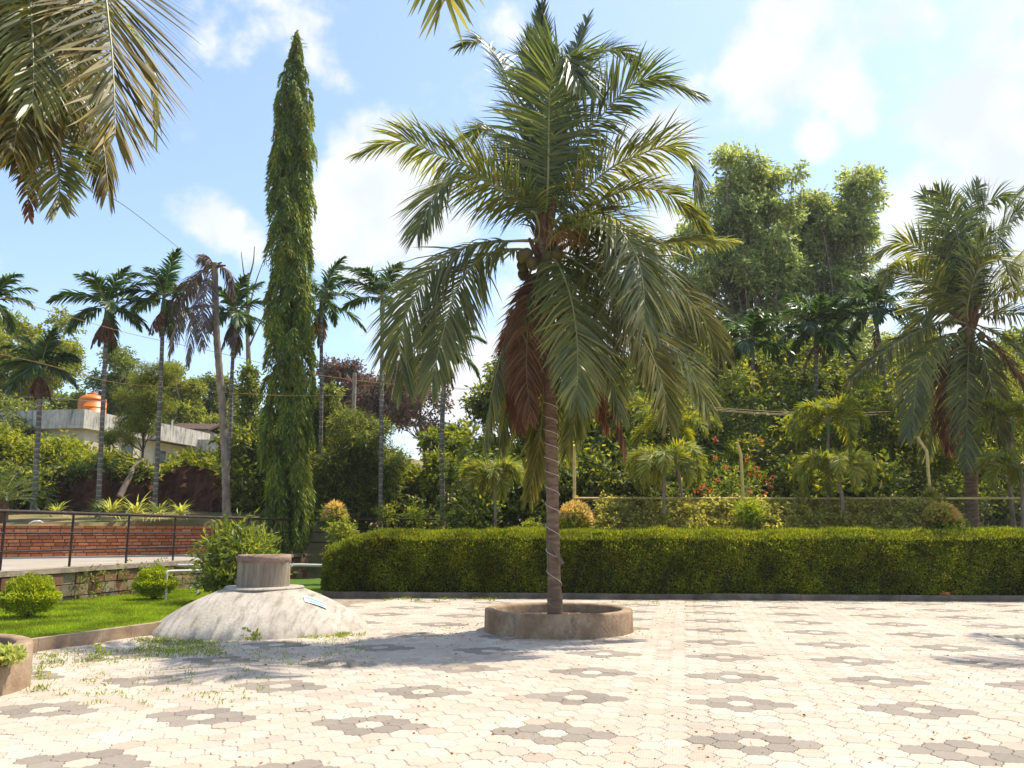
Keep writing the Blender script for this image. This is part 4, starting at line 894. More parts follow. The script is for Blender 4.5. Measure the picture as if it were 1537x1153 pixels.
# the withered palm
Y = 28.5; base = P(341, 768, Y)
t = thing('withered_palm', 'dying palm with a curved bare trunk and grey withered fronds hanging to the left', 'palm tree', tuple(base))
palm_trunk([base - [0, 0, .3], P(338, 690, Y), P(333, 600, Y), P(325, 500, Y), P(322, 395, Y)], .135, .108, 'bark_grey', t, .07, 1.15)
hub = P(322, 400, Y)
for k, (pts, dY) in enumerate([([(300, 412), (275, 450), (262, 500), (254, 530)], .2), ([(308, 420), (290, 470), (284, 520), (282, 545)], -.6), ([(312, 425), (303, 470), (303, 520)], -.8), ([(300, 408), (268, 440), (262, 470)], .8),
                                ([(335, 402), (345, 410), (352, 440)], .4), ([(315, 388), (308, 385)], -.1)]):
    px_frond(t, hub, pts, Y, dY, 700 + k, m='frond_grey', rm='rachis_brown', L=.85, n=60, W=.05, droop=.75, vee=-.2, segs=3, start=.15)
b = MB()
for d in ((-.35, 0, .15), (.2, .1, .2), (.42, -.1, .02), (-.2, -.2, .22)): b.tube([hub - [0, 0, .05], hub + np.array(d) * .5, hub + np.array(d) + [0, 0, -.02]], [.08, .05, .03], 6)
b.build('leaf_base', M['fibre'], t)

# ================================================================== mast tree
Y = 28.0; base = np.array([-7.45, Y, PATH_Z]); topP = P(446, 52, Y); rng = np.random.default_rng(31)
t = thing('mast_tree', 'very tall narrow mast tree clothed in drooping dark leaves to the ground', 'tree', tuple(base))
ax_z = np.array([base[2], P(435, 700, Y)[2], P(436, 500, Y)[2], P(437, 300, Y)[2], P(441, 150, Y)[2], topP[2]])
ax_x = np.array([base[0] + .1, P(434, 700, Y)[0], P(436, 500, Y)[0], P(437, 300, Y)[0], P(441, 150, Y)[0], topP[0]])
def axis(z): return np.stack([np.interp(z, ax_z, ax_x), np.full_like(z, Y), z], -1)
zs = np.linspace(base[2], topP[2] - .2, 40); b = MB(); b.tube(axis(zs), np.linspace(.15, .012, 40), 8); b.build('trunk', M['bark_dark'], t)
hpx = np.array([806, 790, 740, 660, 560, 500, 420, 300, 230, 150, 110, 75, 60, 52]); rpx = np.array([20, 30, 33, 35, 33, 31, 30, 30, 30, 26, 19, 8, 3, 1])
zr = np.array([P(436, y, Y)[2] for y in hpx]); rr_ = rpx * Y / 1289
nb_ = 330; zb_ = base[2] + .5 + (topP[2] - base[2] - .4) * (np.arange(nb_) + rng.random(nb_)) / nb_; ab_ = np.arange(nb_) * 2.3999 + rng.normal(0, .5, nb_)
cr, cl, br = MB(), MB(), MB()
for k in range(nb_):
    R0 = np.interp(zb_[k], zr, rr_); s0 = float(np.clip(np.interp(zb_[k], [topP[2] - 3.5, topP[2]], [1, .38]), .38, 1)); A = axis(zb_[k:k + 1])[0]
    o = np.array([math.cos(ab_[k]), math.sin(ab_[k]), 0]); r = R0 * rng.uniform(.45, .98); head = A + o * r; young = rng.random() < .38
    br.tube(catmull([A + [0, 0, .25 * s0], A * .4 + head * .6 + [0, 0, .32 * s0], head], 5), np.linspace(.016, .006, 5), 4)
    for j in range(11):
        aj = ab_[k] + rng.normal(0, 1.1); oj = np.array([math.cos(aj), math.sin(aj), 0]); ln = s0 * rng.uniform(.45, 1.0); n_ = 13; q = np.linspace(.0, 1, n_)
        tw = head + oj * (.24 * s0 * np.sqrt(q))[:, None] + np.array([0, 0, -1.]) * (ln * q ** 1.25 - .06)[:, None]
        sd = np.cross(oj, [0, 0, 1.]) * np.where(np.arange(n_) % 2, 1, -1)[:, None]
        d = oj * .35 + sd * .38 + np.array([0, 0, -.85]) + rng.normal(0, .13, (n_, 3))
        (cl if young and j < 8 else cr).leaves(tw, d, .24 * s0 * rng.uniform(.8, 1.2, n_), .052 * (.5 + .5 * s0), 0, rng, .2)
n_ = 7000; z = base[2] + .2 + (topP[2] - base[2] - .9) * rng.random(n_); a = rng.uniform(0, 6.283, n_); r = np.interp(z, zr, rr_) * .42 * rng.random(n_) ** .5
cr.leaves(axis(z) + np.stack([np.cos(a) * r, np.sin(a) * r, 0 * r], 1), rng.normal(0, .5, (n_, 3)) - [0, 0, .9], .24, .06, 0, rng)
cl.build('young_leaves', M['mast_light'], t)
br.build('branches', M['bark_dark'], t)
tops = MB(); 
for k in range(9):
    z0 = topP[2] - .55 + k * .07; a0_ = k * 2.2; d = np.array([math.cos(a0_), math.sin(a0_), .25]); L0_ = .38 - k * .03
    pt = axis(np.array([z0]))[0] + d * np.linspace(.05, L0_, 9)[:, None]; tops.leaves(pt, d + rng.normal(0, .5, (9, 3)) - [0, 0, .5], .14, .03, 0, rng)
for f_, bb in (('crown', cr),): 
    bb.V += tops.V; bb.F += [q + bb.n for q in tops.F]; bb.M += tops.M; bb.smooth += tops.smooth
    bb.build(f_, M['mast'], t)

# ================================================================== trees behind
def gz(px, Y): x = (px - 768.5) / 1289 * Y; return np.array([x, Y, float(terrain(x, Y))])
G1 = 'trees behind the house'; G2 = 'tall trees on the right'
tree('leafy_tree', 'light green spreading tree on the hillside at far left, behind the short areca palm', 'tree', gz(40, 50), [E(45, 520, 50, 75, 75, 2.6), E(95, 550, 50, 50, 50, 2), E(0, 575, 50, 60, 50, 2)], 34, 2100, .24, .11, 'light', .22, 41, G1)
tree('leafy_tree', 'mid green tree behind the flat roof of the house, left of the feathery tree', 'tree', gz(200, 60), [E(190, 575, 60, 60, 55, 2.6), E(150, 600, 60, 55, 40, 2.2)], 24, 1500, .26, .12, 'mid', .22, 42, G1)
tree('leafy_tree', 'bright yellow-green tree behind the right end of the house', 'tree', gz(265, 58), [E(268, 590, 58, 42, 52, 2), E(285, 635, 58, 40, 40, 2)], 20, 1300, .24, .11, 'light', .2, 43, G1)
tree('leafy_tree', 'dark rounded tree behind the withered palm', 'tree', gz(325, 62), [E(310, 600, 62, 40, 55, 2.4), E(345, 640, 62, 45, 60, 2.4)], 22, 1500, .26, .12, 'dark', .24, 44, G1)
tree('leafy_tree', 'low green tree at far left edge behind the house roof', 'tree', gz(-20, 56), [E(-10, 590, 56, 60, 50, 2.4), E(60, 595, 56, 60, 26, 2)], 22, 1300, .24, .11, 'mid', .2, 45, G1)
tree('feathery_tree', 'thin feathery yellow-green tree standing in front of the cream house', 'tree', P(208, 735, 34), [E(222, 590, 34, 42, 48, 1.0), E(205, 640, 34, 38, 32, .9), E(240, 560, 34, 30, 30, .8), E(175, 655, 34, 30, 14, .7)], 34, 1900, .13, .022, 'feather', .07, 46, None, 'bark_dark', (.2, .3), 9, .3, .1)
tree('flowering_tree', 'broad dark tree with reddish young leaves, right of the mast tree', 'tree', gz(540, 54), [E(525, 580, 54, 65, 48, 2.6), E(595, 585, 54, 55, 42, 2.4), E(560, 610, 54, 80, 40, 2.6)], 42, 2600, .22, .11, 'purple', .26, 47)
tree('sparse_tree', 'sparse tree with dark leaf clusters and sky showing through, left of the sky gap', 'tree', gz(640, 50), [E(625, 610, 50, 55, 45, 2), E(655, 650, 50, 45, 40, 2), E(610, 560, 50, 35, 25, 1.4)], 24, 620, .24, .12, 'purple', .16, 48, None, 'bark_dark', (.2, .3), 6, .2, .1)
tree('bamboo_clump', 'dense dark bamboo-like clump behind the railing, between mast tree and slender areca palm', 'bamboo', P(535, 795, 30.5), [E(525, 665, 30.5, 52, 50, 1.3), E(560, 690, 30.5, 42, 70, 1.3), E(505, 720, 30.5, 42, 60, 1.2), E(545, 750, 30.5, 55, 40, 1.2)], 40, 2600, .2, .035, 'dark', .14, 49, None, 'bark_dark', (.3, .42), 8, .6, .4, 5)
tree('leafy_tree', 'dark bushy tree between the mast tree and the reddish tree', 'tree', P(485, 780, 33), [E(480, 620, 33, 36, 45, 1.2), E(500, 655, 33, 36, 40, 1.2)], 16, 1000, .22, .05, 'dark', .12, 50, None, 'bark_dark', per=8, down=.6)
tree('leafy_shrub', 'sunlit light green shrub behind the railing, left of the sky gap', 'shrub', P(632, 790, 31.5), [E(618, 725, 31.5, 36, 34, 1.0), E(655, 715, 31.5, 32, 40, 1.0)], 18, 1150, .17, .085, 'light', .07, 51, None, 'bark_dark', stems=3)
tree('leafy_shrub', 'mid green shrub with sunlit top, just left of the palm seen through the sky gap', 'shrub', P(672, 790, 33), [E(668, 660, 33, 34, 30, 1.0), E(680, 700, 33, 36, 34, 1)], 16, 900, .18, .085, 'mid', .08, 52, None, 'bark_dark', stems=3)
tree('leafy_tree', 'glossy dark evergreen behind the big coconut trunk', 'tree', gz(790, 28), [E(770, 590, 28, 52, 70, 1.6), E(830, 640, 28, 70, 80, 1.8), E(910, 620, 28, 60, 70, 1.6), E(760, 690, 28, 50, 60, 1.5), E(870, 700, 28, 75, 50, 1.5)], 50, 3400, .2, .085, 'dark', .2, 53, None, 'bark_dark', (.3, .42))
tree('tall_tree', 'tallest light green tree on the right, its crown directly beside the big coconut palm', 'tree', gz(1135, 40), [E(1125, 275, 40, 62, 70, 2.2), E(1090, 330, 40, 62, 65, 2.2), E(1160, 345, 40, 62, 85, 2.2), E(1110, 425, 40, 85, 65, 2.4), E(1055, 400, 40, 45, 60, 2), E(1192, 410, 41, 34, 85, 2), E(1120, 505, 40, 80, 45, 2.2)], 126, 5000, .25, .11, 'tall', .24, 54, G2, 'bark_grey', (.12, .24), 7, .35, .12, 1, 1.08)
tree('tall_tree', 'second tall light green tree, between the tallest tree and the right coconut palm', 'tree', gz(1262, 42), [E(1258, 305, 42, 66, 58, 2.1), E(1215, 345, 42, 45, 50, 2), E(1250, 385, 42, 66, 62, 2.2), E(1285, 360, 42, 36, 62, 1.8), E(1240, 460, 42, 62, 50, 2.2), E(1270, 520, 42, 70, 40, 2.2), E(1205, 350, 42, 40, 50, 2)], 104, 3800, .25, .11, 'tall', .22, 55, G2, 'bark_grey', (.12, .24), 7, .35, .1, 1, 1.08)
tree('leafy_tree', 'dark leafy tree below the two tall trees, behind the dense round areca crown', 'tree', gz(1180, 34), [E(1180, 560, 34, 80, 60, 2), E(1120, 590, 34, 60, 60, 2), E(1230, 600, 34, 70, 60, 2)], 40, 2400, .22, .10, 'dark', .2, 56, None, 'bark_dark', (.24, .36))
tree('leafy_tree', 'dark leafy tree with sky gaps behind the right coconut palm', 'tree', gz(1380, 36), [E(1370, 560, 36, 60, 75, 2), E(1430, 600, 36, 70, 70, 2), E(1330, 620, 36, 55, 60, 2)], 36, 1900, .22, .10, 'dark', .2, 57, None, 'bark_dark', (.24, .34))
tree('leafy_tree', 'mid green tree behind the right coconut palm at the right edge', 'tree', gz(1530, 36), [E(1530, 540, 36, 60, 90, 2), E(1580, 600, 36, 80, 100, 2), E(1500, 630, 36, 55, 60, 2)], 34, 1900, .22, .10, 'mid', .2, 58, None, 'bark_dark', (.24, .34))
tree('leafy_tree', 'dark tree behind the hanging right fronds of the big coconut palm', 'tree', gz(1000, 33), [E(985, 560, 33, 70, 70, 2), E(1050, 580, 33, 60, 80, 2), E(1030, 480, 33, 50, 50, 2)], 36, 2200, .22, .10, 'dark', .2, 59, None, 'bark_dark', (.24, .36))
# vine-covered stump with bare limbs
base = P(378, 730, 37); t = thing('vine_covered_trunk', 'bare forked dead tree whose lower trunk is wrapped in dark vines', 'tree', tuple(base)); b = MB(); rng = np.random.default_rng(61)
b.tube(catmull([base, P(376, 620, 37), P(373, 540, 37), P(371, 460, 37), P(373, 410, 37)], 14), np.linspace(.2, .05, 14), 8); b.build('trunk', M['bark_grey'], t)
b = MB()
for q in ([(373, 470), (382, 430), (394, 395)], [(372, 440), (366, 410), (362, 378)], [(374, 520), (388, 490), (398, 470)], [(373, 420), (380, 395), (382, 370)]): b.tube(catmull([P(x, y, 37) for x, y in q], 7), np.linspace(.05, .015, 7), 5)
b.build('branches', M['bark_grey'], t); b = MB()
for k in range(40):
    y = rng.uniform(550, 690); rpx_ = np.interp(y, [550, 600, 690], [5, 15, 24]); c = P(376 + rng.normal(0, rpx_ * .45), y, 37 + rng.normal(0, .3)); sprigs(b, c, rpx_ * .55 * 37 / 1289, 22, .16, .08, rng, 0, 6, .5)
b.build('vine', M['dark'], t)

# ================================================================== shrubs, flowers and small plants
tt = P(430, 800, 20)
shrub('garden_shrub', 'leafy green shrub with upright pointed leaves behind the neck of the cement dome', 'shrub', [-5.3, 16.9, .05], .85, 1.5, 640, .16, .055, 'mid', 71, None, None, 8, -.1, 12)
def clipped(label, c, r, h, seed, m='lime'):
    rng = np.random.default_rng(seed); t = thing('round_bush', label, 'bush', tuple(c), 'clipped round bushes on the lawn'); b = MB(); n = 11000
    u = nrm(rng.normal(size=(n, 3))); u[:, 2] = np.abs(u[:, 2]) * np.where(rng.random(n) < .8, 1, -.5); lum = 1 + .12 * np.sin(u[:, 0] * 7 + seed) * np.cos(u[:, 1] * 6) + .1 * np.sin(u[:, 2] * 9)
    p = np.asarray(c) + [0, 0, h * .42] + u * np.array([r, r, h * .55]) * (lum * (.6 + .4 * rng.random(n)))[:, None]
    b.leaves(p, u + rng.normal(0, .5, (n, 3)) + [0, 0, .3], .05, .024, 0, rng); b.build('foliage', M[m], t); s_ = MB()
    for k in range(6): a_ = k * 1.05; s_.tube([c + np.array([0, 0, -.05]), c + np.array([.1 * math.cos(a_), .1 * math.sin(a_), h * .3]), c + np.array([.5 * r * math.cos(a_), .5 * r * math.sin(a_), h * .6])], [.02, .014, .006], 5)
    s_.build('stems', M['bark_dark'], t)
c = G(224, 903, LZ); clipped('small clipped yellow-green bush standing alone on the lawn near the white pipe', np.array([c[0], c[1] + .2, LZ]), .40, .66, 1)
c = G(28, 932, LZ); clipped('larger clipped yellow-green bush on the lawn at the left edge', np.array([c[0], c[1] + .25, LZ]), .43, .68, 2)
def rosette(mb, c, n, L, Wd, rng, el=(.35, 1.4), bend=1.3, segs=5):
    for k in range(n):
        az = k * 2.4 + rng.normal(0, .2); e = rng.uniform(*el); pts = arc(c, az, e, L * rng.uniform(.75, 1.1), bend * rng.uniform(.7, 1.3), segs); s_ = nrm(np.cross([math.sin(az), math.cos(az), 0], [0, 0, 1.])); w_ = Wd * np.interp(np.linspace(0, 1, segs + 1), [0, .35, 1], [.7, 1, .05])
        V = np.stack([pts - s_ * w_[:, None] / 2, pts + s_ * w_[:, None] / 2], 1).reshape(-1, 3); mb.add(V, [[2 * i, 2 * i + 1, 2 * i + 3, 2 * i + 2] for i in range(segs)], 0)
c = np.array([P(12, 968, 8.15)[0], 8.15, RH * 0 + .30]); t = thing('lime_plant', 'pale lime frilly plant growing in the left planter', 'plant', tuple(c)); rng = np.random.default_rng(5)
b = MB(); clump(b, c + [0, 0, .06], [.13, .13, .06], 320, .075, .05, rng, 0, -.3, .2); b.build('foliage', M['lettuce'], t); b = MB()
for k in range(7): b.tube([c - [0, 0, .04], c + [rng.normal(0, .06), rng.normal(0, .06), .12]], [.01, .005], 5)
b.build('stems', M['shaft'], t)
rng = np.random.default_rng(73)
for k, (x, y, s_, lab) in enumerate([(85, 772, .52, 'small striped spider plant standing alone, nearest the cycad'), (150, 772, .50, 'dark striped spider plant at the foot of the tank-side areca palm'), (166, 774, .72, 'striped spider plant just right of the tank-side areca trunk'), (204, 775, .86, 'largest striped spider plant, midway between the two tall areca trunks'), (238, 774, .66, 'striped spider plant at the foot of the leaning tall areca palm'), (271, 774, .56, 'rightmost striped spider plant, in front of the bare red earth bank')]):
    c = P(x, y, 27.3); t = thing('spider_plant', lab, 'plant', tuple(c), 'spider plants below the bank'); b = MB(); rosette(b, c, 60, s_ * 1.35, .06, rng); b.build('leaves', M['areca' if k == 1 else 'spider'], t)
c = P(2, 775, 26.0); t = thing('cycad', 'dark spreading cycad with stiff yellow-tipped fronds at the left edge', 'cycad', tuple(c)); b = MB(); b.tube([c - [0, 0, .3], c + [0, 0, .45]], [.2, .17], 9); b.build('trunk', M['fibre'], t)
for k in range(30):
    b = MB(); frond_mesh(b, arc(c + [0, 0, .45], k * 2.4, 1.35 - .035 * k, 1.75, 1.2, 7), n=44, L=.2, W=.02, droop=.1, vee=.35, a0=62, a1=35, start=.12, rach=.012, rng=np.random.default_rng(800 + k), segs=2); b.build('frond', [M['cycad'], M['rachis']], t)
shrub('croton', 'croton with orange-red young leaves rising behind the railing, right of the mast tree', 'shrub', P(502, 800, 26.5), .36, .85, 150, .12, .05, 'mid', 74, 'crotons', ('croton', 420, .13, .05, 'young_leaves'))
shrub('leafy_sapling', 'small pale green sapling in front of the railing above the left end of the hedge', 'shrub', P(512, 822, 23.2), .38, .8, 90, .11, .055, 'light', 75)
shrub('leafy_sapling', 'small pale sapling behind the railing at the foot of the slender areca palm', 'shrub', P(578, 792, 27.5), .3, .75, 60, .11, .055, 'light', 76)
shrub('leafy_sapling', 'narrow yellow-green upright sapling behind the right part of the railing', 'shrub', P(622, 792, 27.6), .2, .6, 80, .12, .04, 'lime', 77)
shrub('croton', 'rounded croton with pink and yellow leaves just right of the big coconut trunk', 'shrub', P(864, 806, 21.35), .42, .78, 200, .10, .05, 'lime', 78, 'crotons', ('croton', 700, .11, .055, 'young_leaves'))
shrub('golden_shrub', 'small upright yellow-green shrub in front of the middle fence pole', 'shrub', P(1127, 806, 21.35), .27, .88, 330, .12, .03, 'lime', 79)
shrub('croton', 'wide croton with orange and yellow leaves at the foot of the rightmost fence pole', 'shrub', P(1415, 806, 21.35), .45, .74, 220, .10, .05, 'lime', 80, 'crotons', ('croton', 900, .11, .055, 'young_leaves'))
shrub('leafy_sapling', 'small green plant peeping over the hedge just left of the big coconut trunk', 'shrub', P(806, 806, 21.3), .32, .36, 90, .09, .04, 'light', 81)
tf = shrub('flowering_shrub', 'tangled shrub dotted with orange-red flowers beside the middle fence pole', 'shrub', gz(1085, 24.4), 1.6, 2.6, 700, .13, .06, 'mid', 82, None, None, 6, .1, 16)
rng = np.random.default_rng(83)
for (x, y) in [(1030, 716), (1045, 737), (1062, 738), (1068, 737), (1058, 730), (1052, 732), (1073, 688), (1074, 660), (1090, 702), (1078, 720), (1128, 712), (1152, 722), (1156, 730), (1136, 703), (1140, 712), (1125, 737), (1122, 690), (1143, 662), (1160, 716), (1100, 746), (1148, 740)]:
    c = P(x, y, 23.0 + rng.normal(0, .15)); b = MB(); n = 12; u = nrm(rng.normal(size=(n, 3))); b.leaves(c + u * .03, u, rng.uniform(.045, .075), .045, 0, rng); b.build('flower', M['flower'], tf)
shrub('broad_leaf_shrub', 'shrub with large pale shining leaves behind the golden young palm', 'shrub', gz(1215, 25.0), 1.1, 2.6, 420, .24, .15, 'light', 84, None, None, 5, .1, 12)
shrub('broad_leaf_shrub', 'shrub with large pale leaves between the golden young palm and the leaning areca trunk', 'shrub', gz(1300, 25.3), 1.0, 2.5, 380, .24, .15, 'mid', 85, None, None, 5, .1, 11)
shrub('broad_leaf_shrub', 'bright green leafy top of a shrub directly above the middle fence pole', 'shrub', gz(1108, 25.5), .65, 3.6, 420, .16, .08, 'light', 86, None, None, 6, .1, 9)
# masses no one could count
def mass(name, label, spots, m, L, Wd, seed, per=6):
    rng = np.random.default_rng(seed); b = MB()
    for (x0, y0, x1, y1, Y0, Y1, k, r, ns) in spots:
        for _ in range(k):
            c = P(rng.uniform(x0, x1), rng.uniform(y0, y1), rng.uniform(Y0, Y1)); q = r * rng.uniform(.7, 1.25); sprigs(b, c, [q, q, q * .8], ns, L, Wd, rng, 0, per, .25); clump(b, c, [q * .8, q * .8, q * .65], ns * 3, L, Wd, rng, 0, .2, .05)
    tag(b.build(name, M[m]), label, 'undergrowth', kind='stuff')
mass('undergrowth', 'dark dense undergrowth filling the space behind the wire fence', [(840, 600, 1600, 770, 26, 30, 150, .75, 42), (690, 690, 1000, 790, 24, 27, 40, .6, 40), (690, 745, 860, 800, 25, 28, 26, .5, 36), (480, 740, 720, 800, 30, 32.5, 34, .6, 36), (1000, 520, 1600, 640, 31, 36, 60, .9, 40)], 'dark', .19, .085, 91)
mass('undergrowth', 'undergrowth behind the wire fence, its leaves coloured lighter as if sunlit', [(870, 700, 1560, 780, 24.6, 26.2, 70, .5, 28), (1160, 600, 1500, 690, 26, 28, 24, .6, 22)], 'mid', .15, .075, 92)  # lighter leaf tone stands in for sunlight on the undergrowth
mass('undergrowth', 'leaf patches coloured pale as if sunlit in the undergrowth below the tall trees', [(980, 560, 1540, 700, 25, 28.5, 34, .5, 22), (700, 600, 900, 700, 25.5, 27, 8, .5, 20)], 'light', .17, .085, 99)  # paler leaves set in as painted sun among the dark ones
mass('climbing_vines', 'vines and leaves climbing through the wire mesh fence', [(905, 753, 1415, 762, 21.85, 22.05, 80, .09, 9), (900, 758, 1415, 775, 21.55, 21.75, 80, .12, 11), (895, 775, 1400, 790, 21.3, 21.5, 80, .12, 11), (880, 790, 1390, 806, 21.05, 21.25, 70, .12, 11), (1390, 735, 1402, 790, 21.9, 22.05, 9, .14, 14)], 'vine', .10, .055, 93)
mass('hillside_bushes', 'light green bushes covering the slope in front of the house', [(-40, 655, 30, 700, 34.5, 37, 18, .7, 50), (20, 676, 120, 705, 34.5, 37, 34, .55, 44), (90, 690, 180, 712, 34.5, 36, 26, .5, 40), (150, 714, 270, 722, 34.6, 35.4, 26, .25, 22), (270, 694, 345, 712, 34.5, 36, 24, .4, 36), (340, 700, 420, 760, 33.5, 36, 24, .6, 50)], 'light', .22, .11, 94)
mass('hillside_bushes', 'dark green bushes hanging over the earth bank at left', [(-40, 712, 60, 750, 32, 33, 24, .5, 44), (60, 704, 235, 712, 33.0, 33.6, 16, .22, 22), (350, 660, 480, 790, 31.5, 34, 46, .6, 50), (-60, 600, 60, 680, 42, 50, 24, 1.3, 60), (260, 640, 420, 690, 56, 62, 30, 1.5, 60)], 'dark', .2, .1, 95)
mass('distant_wood', 'low far-off wood closing the gap between the left trees and the big palm', [(560, 700, 900, 760, 70, 80, 60, 2.0, 60), (900, 560, 1700, 720, 52, 62, 90, 2.2, 60), (-200, 610, 480, 680, 75, 90, 70, 2.6, 60)], 'mid', .5, .26, 96)
rng = np.random.default_rng(97); b = MB()   # creepers on the laterite wall
for k in range(46):
    s_ = rng.uniform(1.5, 11); q = RAIL0 + RAIL_D * s_ + [.28, 0]; c = np.array([q[0], q[1], rng.uniform(.15, .78)]); sprigs(b, c, [.1, .2, .14], 9, .07, .035, rng, 0, 6, .5)
tag(b.build('wall_creeper', M['mid']), 'small weeds and creepers growing on the laterite retaining wall', 'weeds', kind='stuff')
# weeds in the paving joints, dry leaves
rng = np.random.default_rng(98); b = MB()
def weeds(x0, y0, x1, y1, k, spread, nb, hgt, slope=0.0):
    for _ in range(k):
        f = rng.random(); x = x0 + (x1 - x0) * f; y = y0 + (y1 - y0) * rng.random() + slope * f; g = G(x, y)
        e = (g[0] - E0[0]) * ED[1] - (g[1] - E0[1]) * ED[0]
        if e < .12 or math.hypot(g[0] - DC[0], g[1] - DC[1]) < 1.6 or math.hypot(*(g[:2] - RC)) < 1.15 or g[1] > hedge_y(g[0]) - .05: continue
        n = rng.integers(nb // 2, nb + 1); p = np.stack([g[0] + rng.normal(0, spread, n), g[1] + rng.normal(0, spread, n), np.zeros(n)], 1)
        b.leaves(p, np.array([0, 0, .8]) + rng.normal(0, .6, (n, 3)), hgt * rng.uniform(.5, 1.3, n), hgt * .28, 0, rng)
weeds(60, 980, 330, 1005, 120, .06, 16, .04, -22); weeds(200, 958, 330, 985, 110, .08, 30, .04); weeds(300, 958, 560, 1000, 110, .05, 12, .035); weeds(60, 1000, 420, 1060, 70, .04, 10, .04)
weeds(430, 950, 545, 958, 40, .05, 20, .05); weeds(560, 898, 760, 903, 34, .06, 18, .07); weeds(880, 903, 1100, 908, 40, .05, 10, .04); weeds(950, 905, 1180, 960, 90, .03, 6, .03); weeds(54, 1000, 62, 1040, 12, .04, 16, .05); weeds(1200, 900, 1537, 930, 40, .03, 6, .03)
for (x, y) in ((378, 962), (150, 990), (455, 952)): 
    g = G(x, y); sprigs(b, g + [0, 0, .06], [.05, .05, .06], 16, .055, .03, rng, 0, 5, .0)
tag(b.build('paving_weeds', M['weed']), 'small weeds and grass tufts in the joints of the paving', 'weeds', kind='stuff')
b = MB(); n = 900; px_ = rng.uniform(250, 1500, n); py_ = 905 + 245 * rng.random(n) ** 2.0; g = np.array([G(x, y) for x, y in zip(px_, py_)]); g = g[(np.hypot(g[:, 0] - DC[0], g[:, 1] - DC[1]) > 1.75) & (np.hypot(g[:, 0] - RC[0], g[:, 1] - RC[1]) > 1.2)]; n = len(g)
d = rng.normal(0, 1, (n, 3)); d[:, 2] = .12; b.leaves(g + [0, 0, .006], d, rng.uniform(.015, .05, n), rng.uniform(.008, .02, n), 0, rng, .3)
m2 = 260; a = rng.uniform(0, 6.28, m2); q = RC + np.stack([np.cos(a), np.sin(a)], 1) * (RRD + .02 + np.abs(rng.normal(0, .35, m2)))[:, None] - np.array([.35, .1]); ok = np.hypot(*(q - RC).T) > RRD + .03; q = q[ok]
d = rng.normal(0, 1, (len(q), 3)); d[:, 2] = .1; b.leaves(np.column_stack([q, np.full(len(q), .007)]), d, .035, .014, 0, rng, .3)
q = RC + np.stack([np.cos(a), np.sin(a)], 1) * rng.uniform(.2, .9, m2)[:, None]; b.leaves(np.column_stack([q, np.full(m2, RH - .14)]), rng.normal(0, 1, (m2, 3)) * [1, 1, .2], .06, .02, 0, rng, .3)
tag(b.build('leaf_litter', M['litter']), 'scattered dry leaves and twigs on the paving', 'dry leaves', kind='stuff')

# ================================================================== fence
FY = 22.0
t = thing('wire_fence', 'chain-link fence with yellow angled poles and a yellow top rail behind the hedge', 'fence', (P(1113, 800, FY)[0], FY, .8))
def pole(pts): b = MB(); b.tube(pts, .042, 10); b.build('pole', M['yellow'], t)
for (bx, ex, ey, tx, ty, yy) in ((862, 862, 692, 862, 668, FY), (1117, 1112, 683, 1106, 664, FY), (1399, 1391, 678, 1377, 656, FY), (1690, 1672, 672, 1655, 648, FY)):
    e = P(ex, ey, yy); bt = P(bx, 770, yy); bt = np.array([bt[0], yy, .6]); tip = P(tx, ty, yy - (.28 if bx == 862 else .06)); pole(catmull([bt, P((bx * .4 + ex * .6), 720, yy), e], 6)); b = MB(); b.tube([e - [0, 0, .03], e, tip], .042, 10); b.build('pole_arm', M['yellow'], t)
x0, x1 = P(862, 748, FY)[0], P(1700, 747, FY)[0]; zt = P(1100, 748, FY)[2]
b = MB(); b.tube(catmull([[x0, FY - .05, zt], [(x0 + x1) / 2, FY - .05, zt - .012], [x1, FY - .05, zt + .01]], 10), .028, 8); b.build('top_rail', M['yellow'], t)
b = MB(); sp = .15; zb = .75; hh = zt - zb
for k in range(int((x1 - x0 + hh) / sp)):
    for s_ in (1, -1):
        xa = x0 + k * sp - (hh if s_ > 0 else 0); a_ = np.array([xa, FY, zb]); e_ = np.array([xa + hh, FY, zt]) if s_ > 0 else None
        if s_ < 0: a_ = np.array([xa, FY, zb]); e_ = np.array([xa - hh, FY, zt])
        lo, hi = (a_, e_); d_ = hi - lo; ts = [0, 1]
        if d_[0] != 0:
            tx0, tx1 = sorted(((x0 - lo[0]) / d_[0], (x1 - lo[0]) / d_[0])); ts = [max(0, tx0), min(1, tx1)]
        if ts[1] - ts[0] > .02: b.tube([lo + d_ * ts[0], lo + d_ * ts[1]], .003, 4, 0, False)
b.build('wire_mesh', M['wire'], t)

# ================================================================== house and tanks
HC = P(127, 614, 42); HC = np.array([HC[0], 42.0]); d1 = nrm(np.array([1.6, 9.6])); d2 = np.array([-d1[1], d1[0]]); HA = np.array([[*d1, 0], [*d2, 0], [0, 0, 1]])
t = thing('house', 'flat-roofed cream house with mouldy grey parapets on the slope at left', 'house', (*(HC + d1 * 5 + d2 * 4), 5.0))
zt = P(127, 614, 42)[2]
def hb(name, a0_, a1_, b0_, b1_, z0, z1, m, parent=t, o=HC):
    b = MB(); c = o + d1 * (a0_ + a1_) / 2 + d2 * (b0_ + b1_) / 2; b.box([*c, (z0 + z1) / 2], [abs(a1_ - a0_), abs(b1_ - b0_), z1 - z0], HA); return b.build(name, M[m], parent)
hb('roof_slab', .003, 5.8, .003, 9, zt - .95, zt - .78, 'parapet')
hb('parapet', 0, 5.8, 0, .14, zt - .775, zt, 'parapet'); hb('parapet', 0, .14, .145, 9, zt - .775, zt, 'parapet')
wl = hb('wall', .45, 11.6, .22, 8.6, 3.0, zt - .953, 'wall')
z2 = P(270, 652, 50)[2]
